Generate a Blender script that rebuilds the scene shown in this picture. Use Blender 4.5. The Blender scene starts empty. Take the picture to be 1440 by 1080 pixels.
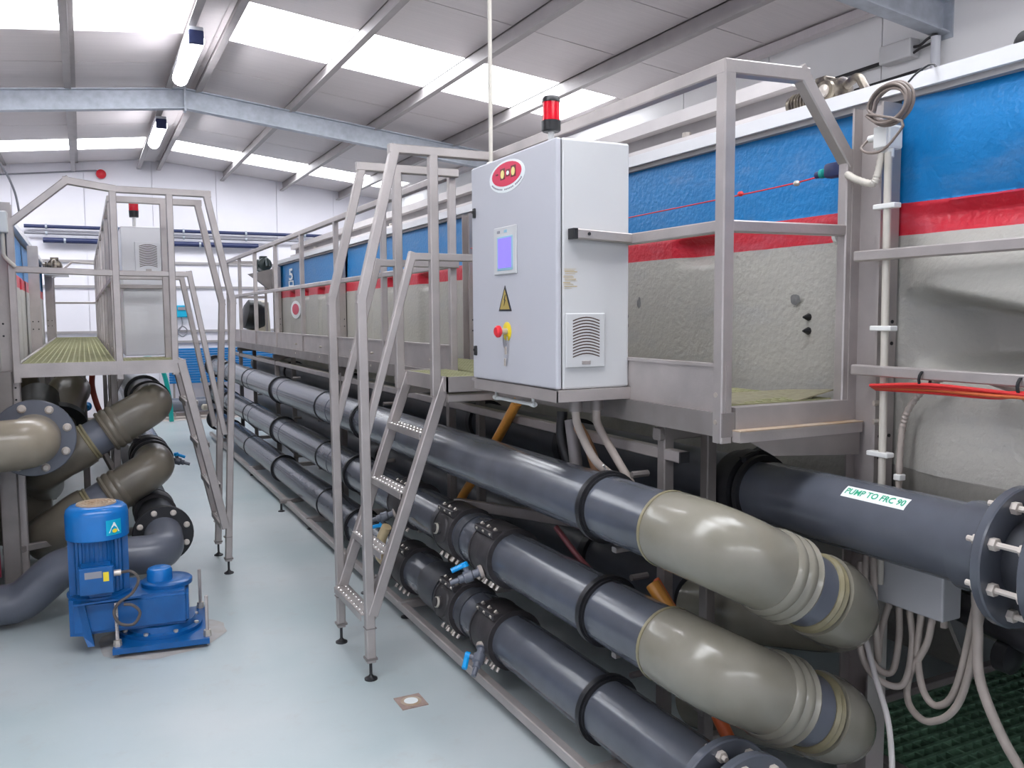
import bpy, bmesh, math, random
from mathutils import Vector, Matrix
random.seed(4)
V = Vector
scn = bpy.context.scene
col = scn.collection

# ---------------------------------------------------------------- camera, world, exposure
def setup():
    cam = bpy.data.cameras.new('camera'); o = bpy.data.objects.new('camera', cam); col.objects.link(o)
    yaw, pitch, roll = math.radians(26.6), math.radians(4.62), math.radians(-.4)
    f = V((math.sin(yaw)*math.cos(pitch), math.cos(yaw)*math.cos(pitch), -math.sin(pitch)))
    r = V((math.cos(yaw), -math.sin(yaw), 0)); u = r.cross(f)
    r2 = r*math.cos(roll)+u*math.sin(roll); u2 = u*math.cos(roll)-r*math.sin(roll)
    m = Matrix((r2, u2, -f)).transposed().to_4x4(); m.translation = V((0, 0, 1.65))
    o.matrix_world = m
    cam.lens = 30.0; cam.sensor_width = 36; cam.clip_start = .05; cam.clip_end = 100
    scn.camera = o
    w = bpy.data.worlds.new('world'); scn.world = w; w.use_nodes = True
    w.node_tree.nodes['Background'].inputs[0].default_value = (.8, .88, 1, 1)
    w.node_tree.nodes['Background'].inputs[1].default_value = .4
    vs = scn.view_settings
    vs.view_transform = 'Standard'; vs.look = 'None'; vs.gamma = 1; vs.use_curve_mapping = False
    vs.exposure = 0.40
setup()
SKY = 8.0          # strength of daylight through the translucent roof sheets
LAMP = 16.0         # strength of the fluorescent battens

# ---------------------------------------------------------------- materials
def new_mat(name):
    m = bpy.data.materials.new(name); m.use_nodes = True
    return m, m.node_tree, m.node_tree.nodes['Principled BSDF']
def mat(name, c, rough=.5, metal=0, noise=0, nscale=8, bump=0, bscale=60, c2=None, coat=0, spec=.5, stretch=None):
    m, t, b = new_mat(name)
    b.inputs['Base Color'].default_value = (*c, 1); b.inputs['Roughness'].default_value = rough
    b.inputs['Metallic'].default_value = metal; b.inputs['Specular IOR Level'].default_value = spec
    if coat: b.inputs['Coat Weight'].default_value = coat
    N = t.nodes.new; L = t.links.new
    if noise or bump:
        tc = N('ShaderNodeTexCoord'); src = tc.outputs['Object']
        if stretch:
            mp = N('ShaderNodeMapping'); mp.inputs['Scale'].default_value = stretch; L(src, mp.inputs[0]); src = mp.outputs[0]
    if noise:
        n = N('ShaderNodeTexNoise'); n.inputs['Scale'].default_value = nscale; n.inputs['Detail'].default_value = 6; L(src, n.inputs[0])
        r = N('ShaderNodeValToRGB'); e = r.color_ramp.elements
        e[0].position = .3; e[1].position = .72
        d = c2 if c2 else tuple(x*(1-noise) for x in c)
        e[0].color = (*d, 1); e[1].color = (*c, 1); L(n.outputs[0], r.inputs[0]); L(r.outputs[0], b.inputs['Base Color'])
    if bump:
        n = N('ShaderNodeTexNoise'); n.inputs['Scale'].default_value = bscale; n.inputs['Detail'].default_value = 3; L(src, n.inputs[0])
        q = N('ShaderNodeBump'); q.inputs['Strength'].default_value = bump; q.inputs['Distance'].default_value = .01
        L(n.outputs[0], q.inputs['Height']); L(q.outputs[0], b.inputs['Normal'])
    return m
def emis(name, c, s, rough=.4):
    m, t, b = new_mat(name); b.inputs['Base Color'].default_value = (*c, 1)
    b.inputs['Emission Color'].default_value = (*c, 1); b.inputs['Emission Strength'].default_value = s
    b.inputs['Roughness'].default_value = rough
    return m
M = {}
M['steel'] = mat('stainless_steel', (.50, .455, .44), .42, .55, .22, 6, .05, 90)
M['steel_dark'] = mat('dull_steel', (.30, .27, .26), .5, .5, .3, 5)
M['rust'] = mat('rust_stained_steel', (.40, .28, .18), .7, .2, .4, 12, c2=(.5, .42, .34))
M['galv'] = mat('galvanised_steel', (.50, .54, .60), .45, .45, .22, 14)
M['purlin'] = mat('purlin_steel', (.40, .375, .375), .55, .2, .12, 6)
M['liner'] = mat('roof_liner', (.70, .655, .66), .6, 0, .06, 3, .35, 9, stretch=(.3, 14, 1))
M['wall'] = mat('white_cladding', (.84, .82, .88), .5, 0, .05, 1.5)
M['wall_r'] = mat('grey_white_cladding', (.80, .80, .80), .55, 0, .05, 2)
M['floor'] = None
M['pvc'] = mat('dark_grey_pvc', (.098, .106, .130), .21, 0, .28, 5, .03, 20, spec=.62)
M['pvc_light'] = mat('mid_grey_pvc', (.13, .14, .175), .3, 0, .2, 6, spec=.6)
M['pvc_dk'] = mat('worn_dark_pvc', (.055, .058, .07), .42, 0, .3, 7)
M['grp'] = mat('grey_beige_grp', (.245, .228, .188), .22, 0, .16, 7, .05, 24, c2=(.205, .19, .15), spec=.6)
M['grp_brown'] = mat('brownish_grp', (.185, .160, .125), .28, 0, .3, 6, .05, 24)
M['resin'] = mat('yellowed_resin', (.27, .235, .14), .35, 0, .3, 20)
M['rubber'] = mat('black_rubber', (.014, .014, .017), .45, 0, .2, 12)
M['saddle'] = mat('black_polypropylene', (.045, .040, .043), .5, 0, .3, 18, .1, 50)
M['black'] = mat('black_plastic', (.012, .012, .014), .4)
M['cab'] = mat('cabinet_white_paint', (.49, .49, .53), .38, 0, .03, 4)
M['cab2'] = mat('cabinet_light_paint', (.56, .56, .565), .38, 0, .03, 4)
M['cab_lit'] = mat('cabinet_lit_paint', (.82, .82, .84), .38, 0, .03, 4)  # cabinet paint lightened to stand in for light missing on the left cabinet
M['taupe'] = mat('taupe_cable', (.09, .075, .07), .5)
M['white'] = mat('white_plastic', (.74, .74, .72), .4, 0, .06, 10)
M['cream'] = mat('cream_conduit', (.56, .52, .46), .45, 0, .15, 12)
M['hose'] = mat('beige_hose', (.42, .36, .32), .5, 0, .2, 14)
M['orange'] = mat('amber_hose', (.62, .27, .05), .35, 0, .3, 16)
M['orange_red'] = mat('orange_red_cable', (.62, .13, .04), .4, 0, .2, 12)
M['redcable'] = mat('red_cable', (.60, .03, .03), .4)
M['red'] = mat('red_plastic', (.72, .02, .035), .3)
M['redlens'] = mat('red_lens', (.62, .005, .02), .12)
M['yellow'] = mat('yellow_plastic', (.80, .62, .03), .4)
M['gold'] = mat('ochre_sign', (.42, .31, .08), .45)
M['logo_red'] = mat('logo_red', (.68, .01, .07), .35)
M['logo_yellow'] = mat('logo_yellow', (.85, .72, .25), .4)
M['ink'] = mat('dark_ink', (.02, .02, .03), .5)
M['rust_dark'] = mat('dark_maroon_ink', (.14, .02, .02), .5)
M['paleink'] = mat('grey_ink', (.25, .25, .28), .5)
M['green_ink'] = mat('green_ink', (.02, .36, .20), .5)
M['label'] = mat('label_white', (.80, .84, .84), .4)
M['screen'] = emis('screen_violet', (.26, .20, .80), .38, .2)
M['screen_rim'] = mat('screen_rim_teal', (.28, .50, .62), .4)
M['pump'] = mat('blue_pump_paint', (.004, .10, .33), .28, 0, .25, 9, .08, 25)
M['pump_lid'] = mat('bright_blue_pump_paint', (.008, .16, .50), .22, 0, .12, 9)
M['teal_label'] = mat('teal_label', (.0, .38, .60), .4)
M['handle'] = mat('blue_handle', (.0, .33, .78), .3)
M['bolt'] = mat('zinc_bolt', (.62, .56, .50), .38, .6, .2, 40)
M['bolt_cream'] = mat('cream_bolt_cap', (.58, .52, .47), .4, .1)
M['dirt_pink'] = mat('rusty_floor_mark', (.42, .30, .26), .7, 0, .4, 20)
M['grating'] = mat('green_grating', (.40, .38, .22), .7, 0, .3, 12, c2=(.30, .31, .16))
M['grate_floor'] = mat('dark_green_grating', (.12, .24, .15), .7, 0, .3, 12)
M['blue_wall'] = mat('blue_sheet', (.0, .16, .44), .4, 0, .1, 5)
M['duct_blue'] = mat('dark_blue_pipe', (.02, .03, .10), .45)
M['teal'] = mat('teal_hose', (.0, .30, .27), .4)
M['tray'] = mat('tank_trough_paint', (.66, .62, .61), .5, 0, .1, 5)
M['tray_dk'] = mat('tank_trough_grey', (.36, .34, .34), .6, 0, .15, 5)
M['rail_white'] = mat('tank_rim_white', (.76, .76, .78), .35, 0, .05, 6)
M['brass'] = mat('dirty_gearbox', (.30, .26, .20), .3, .6, .6, 22, c2=(.03, .022, .03))
M['gear_green'] = mat('green_motor', (.03, .05, .05), .4, 0, .3, 12)
M['drum'] = mat('cream_drum', (.62, .56, .46), .5)
M['sky_pane'] = emis('skylight_sheet', (.93, .96, 1.0), SKY)
M['tube_light'] = emis('lamp_diffuser', (.96, .95, 1.0), LAMP)
M['lampbody'] = mat('lamp_body', (.55, .56, .60), .4)

def floor_mat():
    m, t, b = new_mat('painted_concrete'); N = t.nodes.new; L = t.links.new
    tc = N('ShaderNodeTexCoord')
    n1 = N('ShaderNodeTexNoise'); n1.inputs['Scale'].default_value = .8; n1.inputs['Detail'].default_value = 8; L(tc.outputs['Object'], n1.inputs[0])
    r1 = N('ShaderNodeValToRGB'); r1.color_ramp.elements[0].color = (.385, .46, .475, 1); r1.color_ramp.elements[1].color = (.50, .535, .545, 1)
    r1.color_ramp.elements[0].position = .35; r1.color_ramp.elements[1].position = .65; L(n1.outputs[0], r1.inputs[0])
    n2 = N('ShaderNodeTexNoise'); n2.inputs['Scale'].default_value = 5; n2.inputs['Detail'].default_value = 9; n2.inputs['Roughness'].default_value = .7; L(tc.outputs['Object'], n2.inputs[0])
    r2 = N('ShaderNodeValToRGB'); r2.color_ramp.elements[0].position = .56; r2.color_ramp.elements[1].position = .75
    r2.color_ramp.elements[0].color = (0, 0, 0, 1); r2.color_ramp.elements[1].color = (.45, .45, .45, 1); L(n2.outputs[0], r2.inputs[0])
    mx = N('ShaderNodeMix'); mx.data_type = 'RGBA'; L(r2.outputs[0], mx.inputs[0]); L(r1.outputs[0], mx.inputs[6]); mx.inputs[7].default_value = (.40, .375, .36, 1)
    L(mx.outputs[2], b.inputs['Base Color']); b.inputs['Roughness'].default_value = .34; b.inputs['Specular IOR Level'].default_value = .45
    q = N('ShaderNodeBump'); q.inputs['Strength'].default_value = .08; q.inputs['Distance'].default_value = .01; L(n2.outputs[0], q.inputs['Height']); L(q.outputs[0], b.inputs['Normal'])
    return m
M['floor'] = floor_mat()
def tank_mat():
    m, t, b = new_mat('tank_paint_bands'); N = t.nodes.new; L = t.links.new
    tc = N('ShaderNodeTexCoord'); sx = N('ShaderNodeSeparateXYZ'); L(tc.outputs['Object'], sx.inputs[0])
    n = N('ShaderNodeTexNoise'); n.inputs['Scale'].default_value = 7; n.inputs['Detail'].default_value = 6; L(tc.outputs['Object'], n.inputs[0])
    md = N('ShaderNodeMath'); md.operation = 'MULTIPLY_ADD'; L(n.outputs[0], md.inputs[0]); md.inputs[1].default_value = .006; L(sx.outputs['Z'], md.inputs[2])
    mr = N('ShaderNodeMapRange'); mr.inputs[1].default_value = 1.5; mr.inputs[2].default_value = 2.5; L(md.outputs[0], mr.inputs[0])
    r = N('ShaderNodeValToRGB'); r.color_ramp.interpolation = 'CONSTANT'; e = r.color_ramp.elements
    e[0].position = 0; e[0].color = (.385, .37, .335, 1); e[1].position = .395; e[1].color = (.50, .012, .03, 1)
    x = e.new(.497); x.color = (.0, .175, .46, 1)
    L(mr.outputs[0], r.inputs[0])
    # weathering: white chalky streaks high on the blue, mottling elsewhere
    n2 = N('ShaderNodeTexNoise'); n2.inputs['Scale'].default_value = 3.2; n2.inputs['Detail'].default_value = 9; n2.inputs['Roughness'].default_value = .68
    mp = N('ShaderNodeMapping'); mp.inputs['Scale'].default_value = (1, .8, 2.2); L(tc.outputs['Object'], mp.inputs[0]); L(mp.outputs[0], n2.inputs[0])
    r2 = N('ShaderNodeValToRGB'); r2.color_ramp.elements[0].position = .52; r2.color_ramp.elements[1].position = .95
    r2.color_ramp.elements[0].color = (0, 0, 0, 1); r2.color_ramp.elements[1].color = (.5, .5, .5, 1); L(n2.outputs[0], r2.inputs[0])
    mx = N('ShaderNodeMix'); mx.data_type = 'RGBA'; L(r2.outputs[0], mx.inputs[0]); L(r.outputs[0], mx.inputs[6]); mx.inputs[7].default_value = (.25, .27, .33, 1)
    L(mx.outputs[2], b.inputs['Base Color']); b.inputs['Roughness'].default_value = .42
    n3 = N('ShaderNodeTexNoise'); n3.inputs['Scale'].default_value = 45; n3.inputs['Detail'].default_value = 4; L(tc.outputs['Object'], n3.inputs[0])
    q = N('ShaderNodeBump'); q.inputs['Strength'].default_value = .35; q.inputs['Distance'].default_value = .012; L(n3.outputs[0], q.inputs['Height']); L(q.outputs[0], b.inputs['Normal'])
    return m
M['tank'] = tank_mat()
M['hull'] = mat('bare_grp_hull', (.27, .255, .23), .38, 0, .3, 4, .3, 40, c2=(.18, .17, .155))
M['smudge'] = mat('scuff_mark', (.10, .10, .10), .7, 0, .5, 30, c2=(.2, .2, .2))

# ---------------------------------------------------------------- mesh builder
def basis(d):
    d = d.normalized(); a = V((0, 0, 1)) if abs(d.z) < .95 else V((0, 1, 0))
    u = d.cross(a).normalized(); return u, u.cross(d).normalized(), d   # right, up, dir
class MB:
    k = 0
    def __init__(s): s.v = []; s.f = []; s.sm = []
    def add(s, vs, fs, smooth=False):
        o = len(s.v); s.v += [V(p) for p in vs]; s.f += [tuple(i+o for i in f) for f in fs]; s.sm += [smooth]*len(fs); return s
    def box(s, x0, x1, y0, y1, z0, z1):
        vs = [(x, y, z) for z in (z0, z1) for x, y in ((x0, y0), (x1, y0), (x1, y1), (x0, y1))]
        return s.add(vs, [(3, 2, 1, 0), (4, 5, 6, 7), (0, 1, 5, 4), (1, 2, 6, 5), (2, 3, 7, 6), (3, 0, 4, 7)])
    def bbox(s, x0, x1, y0, y1, z0, z1, b=.008, seg=2):
        bm = bmesh.new(); bmesh.ops.create_cube(bm, size=1)
        for v in bm.verts: v.co = V(((x0+x1)/2+v.co.x*(x1-x0), (y0+y1)/2+v.co.y*(y1-y0), (z0+z1)/2+v.co.z*(z1-z0)))
        bmesh.ops.bevel(bm, geom=bm.edges[:], offset=b, segments=seg, affect='EDGES', profile=.5)
        bm.verts.index_update(); s.add([v.co.copy() for v in bm.verts], [tuple(v.index for v in f.verts) for f in bm.faces], False); bm.free(); return s
    def bar(s, p, q, w=.05, h=None, b=.004, e=None):
        """square hollow-section bar with slightly broken corners from p to q; w across, h up"""
        p = V(p); q = V(q); e = (.42*w if (w >= .034 and h is None) else 0) if e is None else e
        MB.k = (MB.k+1) % 11; h = (h or w)-.00035*MB.k; w -= .00035*MB.k
        u, n, d = basis(q-p); b = min(b, w/3, h/3); p = p-d*e; q = q+d*e
        pr = [(-w/2+b, -h/2), (w/2-b, -h/2), (w/2, -h/2+b), (w/2, h/2-b), (w/2-b, h/2), (-w/2+b, h/2), (-w/2, h/2-b), (-w/2, -h/2+b)]
        vs = [c+u*a+n*e for c in (p, q) for a, e in pr]; k = 8
        fs = [(i, (i+1) % k, (i+1) % k+k, i+k) for i in range(k)]+[tuple(range(k))[::-1], tuple(range(k, 2*k))]
        return s.add(vs, fs)
    def tube(s, pts, r, n=20, cap=True, smooth=True, caps=None):
        pts = [V(p) for p in pts]; rs = r if isinstance(r, (list, tuple)) else [r]*len(pts)
        vs = []; fs = []; T = []
        for i in range(len(pts)):
            a = pts[max(i-1, 0)]; b = pts[min(i+1, len(pts)-1)]
            d = (b-a) if (b-a).length > 1e-9 else V((0, 0, 1)); T.append(d.normalized())
        u, w, d = basis(T[0])
        for i, p in enumerate(pts):
            if i:
                u = (u-T[i]*u.dot(T[i])).normalized()
            w = u.cross(T[i])
            for k in range(n):
                a = 2*math.pi*k/n; vs.append(p+(u*math.cos(a)+w*math.sin(a))*rs[i])
        for i in range(len(pts)-1):
            for k in range(n):
                fs.append((i*n+k, (i+1)*n+k, (i+1)*n+(k+1) % n, i*n+(k+1) % n))
        s.add(vs, fs, smooth)
        if cap:
            s.add([vs[k] for k in range(n)], [tuple(range(n))]); o = (len(pts)-1)*n
            s.add([vs[o+k] for k in range(n)], [tuple(range(n))[::-1]])
        return s
    def cyl(s, p, q, r, n=20, smooth=True): return s.tube([p, q], r, n, True, smooth)
    def lathe(s, c, ax, prof, n=28, closed=False):
        """prof: list of (t along axis, radius)"""
        c = V(c); u, w, d = basis(V(ax)); vs = []; fs = []
        for t, r in prof:
            for k in range(n):
                a = 2*math.pi*k/n; vs.append(c+d*t+(u*math.cos(a)+w*math.sin(a))*r)
        m = len(prof); rng = range(m) if closed else range(m-1)
        for i in rng:
            j = (i+1) % m
            for k in range(n): fs.append((i*n+k, i*n+(k+1) % n, j*n+(k+1) % n, j*n+k))
        s.add(vs, fs, True)
        if not closed:
            s.add(vs[:n], [tuple(range(n))[::-1]]); s.add(vs[-n:], [tuple(range(n))])
        return s
    def ring(s, c, ax, r0, r1, t, n=32):
        return s.lathe(c, ax, [(-t/2, r0), (-t/2, r1), (t/2, r1), (t/2, r0)], n, True)
    def hexa(s, c, ax, r, t):
        u, w, d = basis(V(ax)); c = V(c)
        vs = [c+d*z+(u*math.cos(k*math.pi/3)+w*math.sin(k*math.pi/3))*r for z in (0, t) for k in range(6)]
        return s.add(vs, [tuple(range(6))[::-1], tuple(range(6, 12))]+[(k, (k+1) % 6, (k+1) % 6+6, k+6) for k in range(6)])
    def prism(s, poly, d):
        poly = [V(p) for p in poly]; d = V(d); n = len(poly)
        return s.add(poly+[p+d for p in poly], [tuple(range(n))[::-1], tuple(range(n, 2*n))]+[(i, (i+1) % n, (i+1) % n+n, i+n) for i in range(n)])
    def build(s, name, m, parent=None, base=None, **kw):
        off = V(parent['_o']) if parent is not None else V(base if base else (0, 0, 0))
        me = bpy.data.meshes.new(name)
        me.from_pydata([tuple(p-off) for p in s.v], [], s.f)
        bm = bmesh.new(); bm.from_mesh(me); bmesh.ops.remove_doubles(bm, verts=bm.verts, dist=1e-5)
        bmesh.ops.recalc_face_normals(bm, faces=bm.faces)
        bm.to_mesh(me); bm.free()
        if any(s.sm):
            for p in me.polygons: p.use_smooth = True
            try: me.set_sharp_from_angle(angle=math.radians(85 if name in ('tank_panel', 'hopper') else 38))
            except Exception: pass
        me.materials.append(m if not isinstance(m, str) else M[m])
        o = bpy.data.objects.new(name, me); col.objects.link(o)
        if parent is not None: o.parent = parent
        else: o.location = off
        o['_o'] = tuple(off)
        for k, v in kw.items(): o[k] = v
        return o
def thing(name, label, cat, loc, group=None):
    o = bpy.data.objects.new(name, None); o.empty_display_size = .1; col.objects.link(o); o.location = loc
    o['_o'] = tuple(loc); o['label'] = label; o['category'] = cat
    if group: o['group'] = group
    return o
def solo(mb, name, m, base, label, cat, group=None):
    o = mb.build(name, m, None, base); o['label'] = label; o['category'] = cat
    if group: o['group'] = group
    return o
def struct(mb, name, m, base=(0, 0, 0)):
    return mb.build(name, m, None, base, kind='structure')
def spline(pts, n=8):
    pts = [V(p) for p in pts]; P = [pts[0]*2-pts[1]]+pts+[pts[-1]*2-pts[-2]]; out = []
    for i in range(1, len(P)-2):
        for k in range(n):
            t = k/n; a, b, c, d = P[i-1:i+3]
            out.append(.5*((2*b)+(c-a)*t+(2*a-5*b+4*c-d)*t*t+(3*b-a-3*c+d)*t**3))
    return out+[pts[-1]]
def fillet(pts, rad, n=8):
    """polyline with rounded corners"""
    pts = [V(p) for p in pts]; out = [pts[0]]
    for i in range(1, len(pts)-1):
        a, b, c = pts[i-1], pts[i], pts[i+1]; d1 = (a-b).normalized(); d2 = (c-b).normalized()
        ang = d1.angle(d2); t = min(rad/math.tan(ang/2), (a-b).length*.49, (c-b).length*.49)
        p, q = b+d1*t, b+d2*t
        for k in range(n+1):
            s = k/n; out.append(p*(1-s)**2+b*2*s*(1-s)+q*s*s)
    return out+[pts[-1]]
def text_mb(txt, size, origin, right, up, depth=.0008, align='CENTER'):
    cu = bpy.data.curves.new('t', 'FONT'); cu.body = txt; cu.size = size; cu.align_x = align; cu.align_y = 'CENTER'; cu.resolution_u = 2; cu.offset = size*.022
    ob = bpy.data.objects.new('t', cu); col.objects.link(ob)
    dg = bpy.context.evaluated_depsgraph_get(); me = bpy.data.meshes.new_from_object(ob.evaluated_get(dg))
    r = V(right).normalized(); u = V(up).normalized(); n = r.cross(u); o = V(origin); mb = MB()
    mb.add([o+r*v.co.x+u*v.co.y+n*depth for v in me.vertices], [tuple(p.vertices) for p in me.polygons])
    bpy.data.objects.remove(ob); bpy.data.curves.remove(cu); bpy.data.meshes.remove(me); return mb

# ---------------------------------------------------------------- the hall
XR, ZR, SL = 1.07, 4.2, .11          # ridge position, height, roof slope
XW0, XW1, Y0, Y1 = -2.9, 5.05, -5.6, 15.3
def rz(x): return ZR-SL*abs(x-XR)
fl = struct(MB().box(XW0-.1, XW1+.1, Y0, Y1+.1, -.12, 0), 'floor', 'floor')
MB().box(XW0, XW1, 14.55, Y1, .0005, .003).build('concrete_strip', mat('bare_beige_screed', (.62, .55, .50), .5, 0, .1, 3), fl)
ce = struct(MB().prism([(XW0-.1, Y0, rz(XW0-.1)+.16), (XR, Y0, ZR+.16), (XW1+.1, Y0, rz(XW1+.1)+.16), (XW1+.1, Y0, rz(XW1+.1)+.22), (XR, Y0, ZR+.22), (XW0-.1, Y0, rz(XW0-.1)+.22)], (0, Y1-Y0+.1, 0)), 'ceiling', 'liner')
strips = [(1.3, 2.36), (7.33, 8.40), (13.38, 14.2), (-4.7, -3.65)]
sky = 0
ys = [-5.6, -4.7, -3.65, -2.6, -1.6, -.65, .35, 1.3, 2.36, 3.35, 4.35, 5.35, 6.35, 7.33, 8.40, 9.4, 10.4, 11.4, 12.4, 13.38, 14.2, 15.3]
for side in (-1, 1):
    xe = XW0 if side < 0 else XW1
    for a, b in zip(ys[:-1], ys[1:]):
        g = .006
        xs = (xe, XR-.02) if side < 0 else (XR+.02, xe)
        poly = [(xs[0], a+g, rz(xs[0])+.02), (xs[1], a+g, rz(xs[1])+.02), (xs[1], a+g, rz(xs[1])+.09), (xs[0], a+g, rz(xs[0])+.09)]
        if (a, b) in strips:
            sky += 1
            x0 = XR+side*.16; x1 = XR+side*3.78
            poly = [(x0, a+g, rz(x0)+.03), (x1, a+g, rz(x1)+.03), (x1, a+g, rz(x1)+.07), (x0, a+g, rz(x0)+.07)]
            w = struct(MB().prism(poly, (0, b-a-2*g, 0)), 'window_%d' % sky, 'sky_pane')
            fr = MB()
            for p, q in (((XR+side*.02), x0), (x1, xe)):
                fr.prism([(p, a+g, rz(p)+.02), (q, a+g, rz(q)+.02), (q, a+g, rz(q)+.09), (p, a+g, rz(p)+.09)], (0, b-a-2*g, 0))
            fr.build('liner_panel', 'liner', ce)
        else:
            MB().prism(poly, (0, b-a-2*g, 0)).build('liner_panel', 'liner', ce)
for px in (1.23, 2.22, 3.21, 4.2, .93, -.02, -1.0, -1.98):     # zed purlins
    z = rz(px)+.02; s = 1 if px > XR else -1
    mb = MB().prism([(px, Y0, z), (px+.012, Y0, z), (px+.012, Y0, z-.15), (px, Y0, z-.15)], (0, Y1-Y0, 0))
    mb.box(px-.05, px+.001, Y0, Y1, z-.15, z-.135)
    mb.box(px, px+.055, Y0, Y1, z-.012, z-.002)
    mb.build('purlin', 'purlin', ce)
MB().box(XR-.1, XR+.1, Y0, Y1, ZR-.015, ZR+.012).build('ridge_flashing', 'liner', ce)
def rafter(y, name='rafter'):
    h = .20; mb = MB()
    for s, xe in ((1, XW1), (-1, XW0)):
        xa = XR
        zt = lambda x: rz(x)-.12
        def pl(dz0, dz1, y0, y1):
            hx = XR+s*2.6      # haunch begins
            pts = [(xa, y0, zt(xa)-dz0), (xe, y0, zt(xe)-dz0), (xe, y0, zt(xe)-dz1), (xa, y0, zt(xa)-dz1)]
            mb.prism(pts, (0, y1-y0, 0))
        pl(0, .012, y-.055, y+.055); pl(h, h+.012, y-.055, y+.055); pl(.012, h, y-.004, y+.004)
    mb.box(XR-.012, XR+.012, y-.06, y+.06, ZR-.36, ZR-.11)
    mb.build(name, 'galv', ce)
    for s, xe in ((1, XW1), (-1, XW0)):
        MB().box(xe-.012 if s > 0 else xe, xe if s > 0 else xe+.012, y-.07, y+.07, rz(xe)-.36, rz(xe)-.1).build('end_plate', 'galv', ce)
for y in (-2.2, 3.82, 9.9): rafter(y)
# eaves flashings
for s, xe in ((1, XW1), (-1, XW0)):
    MB().box(xe-.10 if s > 0 else xe+.012, xe-.012 if s > 0 else xe+.1, Y0, Y1, rz(xe)-.05, rz(xe)+.012).build('eaves_flashing', 'liner', ce)

wf = struct(MB().prism([(XW0-.1, Y1+.04, 0), (XW1+.1, Y1+.04, 0), (XW1+.1, Y1+.04, rz(XW1+.1)+.1), (XR, Y1+.04, ZR+.1), (XW0-.1, Y1+.04, rz(XW0-.1)+.1)], (0, .06, 0)), 'wall_back', 'wall')
x = XW0
while x < XW1:
    x2 = min(x+1.0, XW1); xm = [x+.003]+([XR] if x < XR < x2 else [])+[x2-.003]
    MB().prism([(x+.003, Y1, 0.0), (x2-.003, Y1, 0.0)]+[(q, Y1, rz(q)+.02) for q in xm[::-1]], (0, .035, 0)).build('cladding_panel', 'wall', wf)
    x += 1.0
for side, xe, m in (('right', XW1, 'wall_r'), ('left', XW0, 'wall')):
    s = 1 if side == 'right' else -1
    w = struct(MB().box(min(xe+s*.04, xe+s*.1), max(xe+s*.04, xe+s*.1), Y0, Y1, 0, rz(xe)+.1), 'wall_'+side, m)
    y = Y0
    while y < Y1:
        y2 = min(y+1.1, Y1)
        MB().box(min(xe, xe+s*.035), max(xe, xe+s*.035), y+.004, y2-.004, 0, rz(xe)+.02).build('cladding_panel', m, w)
        y += 1.1
struct(MB().prism([(XW0-.1, Y0, 0), (XW1+.1, Y0, 0), (XW1+.1, Y0, rz(XW1+.1)+.1), (XR, Y0, ZR+.1), (XW0-.1, Y0, rz(XW0-.1)+.1)], (0, -.1, 0)), 'wall_front', 'wall')
# horizontal sheeting rails, kerb and rails on the back wall
for z, nm in ((2.55, 'trim_1'), (2.15, 'trim_2'), (1.42, 'trim_3'), (1.24, 'trim_4')):
    struct(MB().box(XW0, XW1, Y1-.03, Y1, z-.02, z+.02), nm, 'purlin')
struct(MB().box(XW0, XW1, Y1-.12, Y1-.031, 0, .05), 'baseboard_back', mat('dark_kerb', (.25, .22, .21), .6))

# ---------------------------------------------------------------- lamps under the ridge
def batten(y0, y1, x, label):
    t = thing('batten_light', label, 'ceiling light', (x, (y0+y1)/2, 4.0), 'fluorescent battens under the ridge')
    MB().bbox(x-.06, x+.06, y0, y1, 3.96, 4.03, .01).build('housing', 'lampbody', t)
    MB().lathe((x, y0+.02, 3.93), (0, 1, 0), [(0, .05), (.02, .07), (y1-y0-.06, .07), (y1-y0-.04, .05)], 16).build('diffuser', 'tube_light', t)
    MB().bbox(x-.06, x+.06, y0-.01, y0+.025, 3.885, 4.0, .01).build('end_cap', 'duct_blue', t)
    for yy in (y0+.2, y1-.2): MB().cyl((x, yy, 4.03), (x, yy, 4.17), .006, 6).build('hanger', 'galv', t)
batten(7.6, 8.95, .93, 'long white fluorescent batten nearer the camera, touching the rafter at the ridge')
batten(4.2, 5.55, .93, 'white fluorescent batten under the ridge above the blue pump')
batten(.8, 2.15, .93, 'white fluorescent batten under the ridge above the near pipe ends')
batten(11.1, 12.35, .93, 'farther white fluorescent batten under the ridge beyond the rafter')

# ---------------------------------------------------------------- tanks
def depth_near(y, z, ycol):
    """moulded end bay: bulging belly over a dark recess"""
    f = max(0, min(1, (ycol-y)/.22)); f = f*f*(3-2*f); g = max(0, min(1, (ycol-.15-y)/.5))
    d = .0
    zb = 1.735-.10*g; zr = zb-.075
    if z > 1.995: d = .03-.05*math.sin((z-1.995)/.34*math.pi)
    elif z > 1.95: d = .05*(1.995-z)/.045
    elif z > 1.89: d = .05-.05*(1.95-z)/.06
    elif z > zb: d = -.105*math.sin((1.89-z)/(1.89-zb)*math.pi*.5)
    elif z > zr: q = (zb-z)/.075; d = -.105+.435*(q*q*(3-2*q))
    elif z > 1.53: d = .33
    elif z > 1.43: q = (1.53-z)/.10; d = .33-.34*(q*q*(3-2*q))
    else: d = -.01-.075*math.sin(min(1, (1.43-z)/.28)*math.pi*.5)
    return d*f*(.6+.4*g)
def _unused(d, z, f, g):
    return d*f*(.55+.45*g) if z > 1.15 else d
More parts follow.
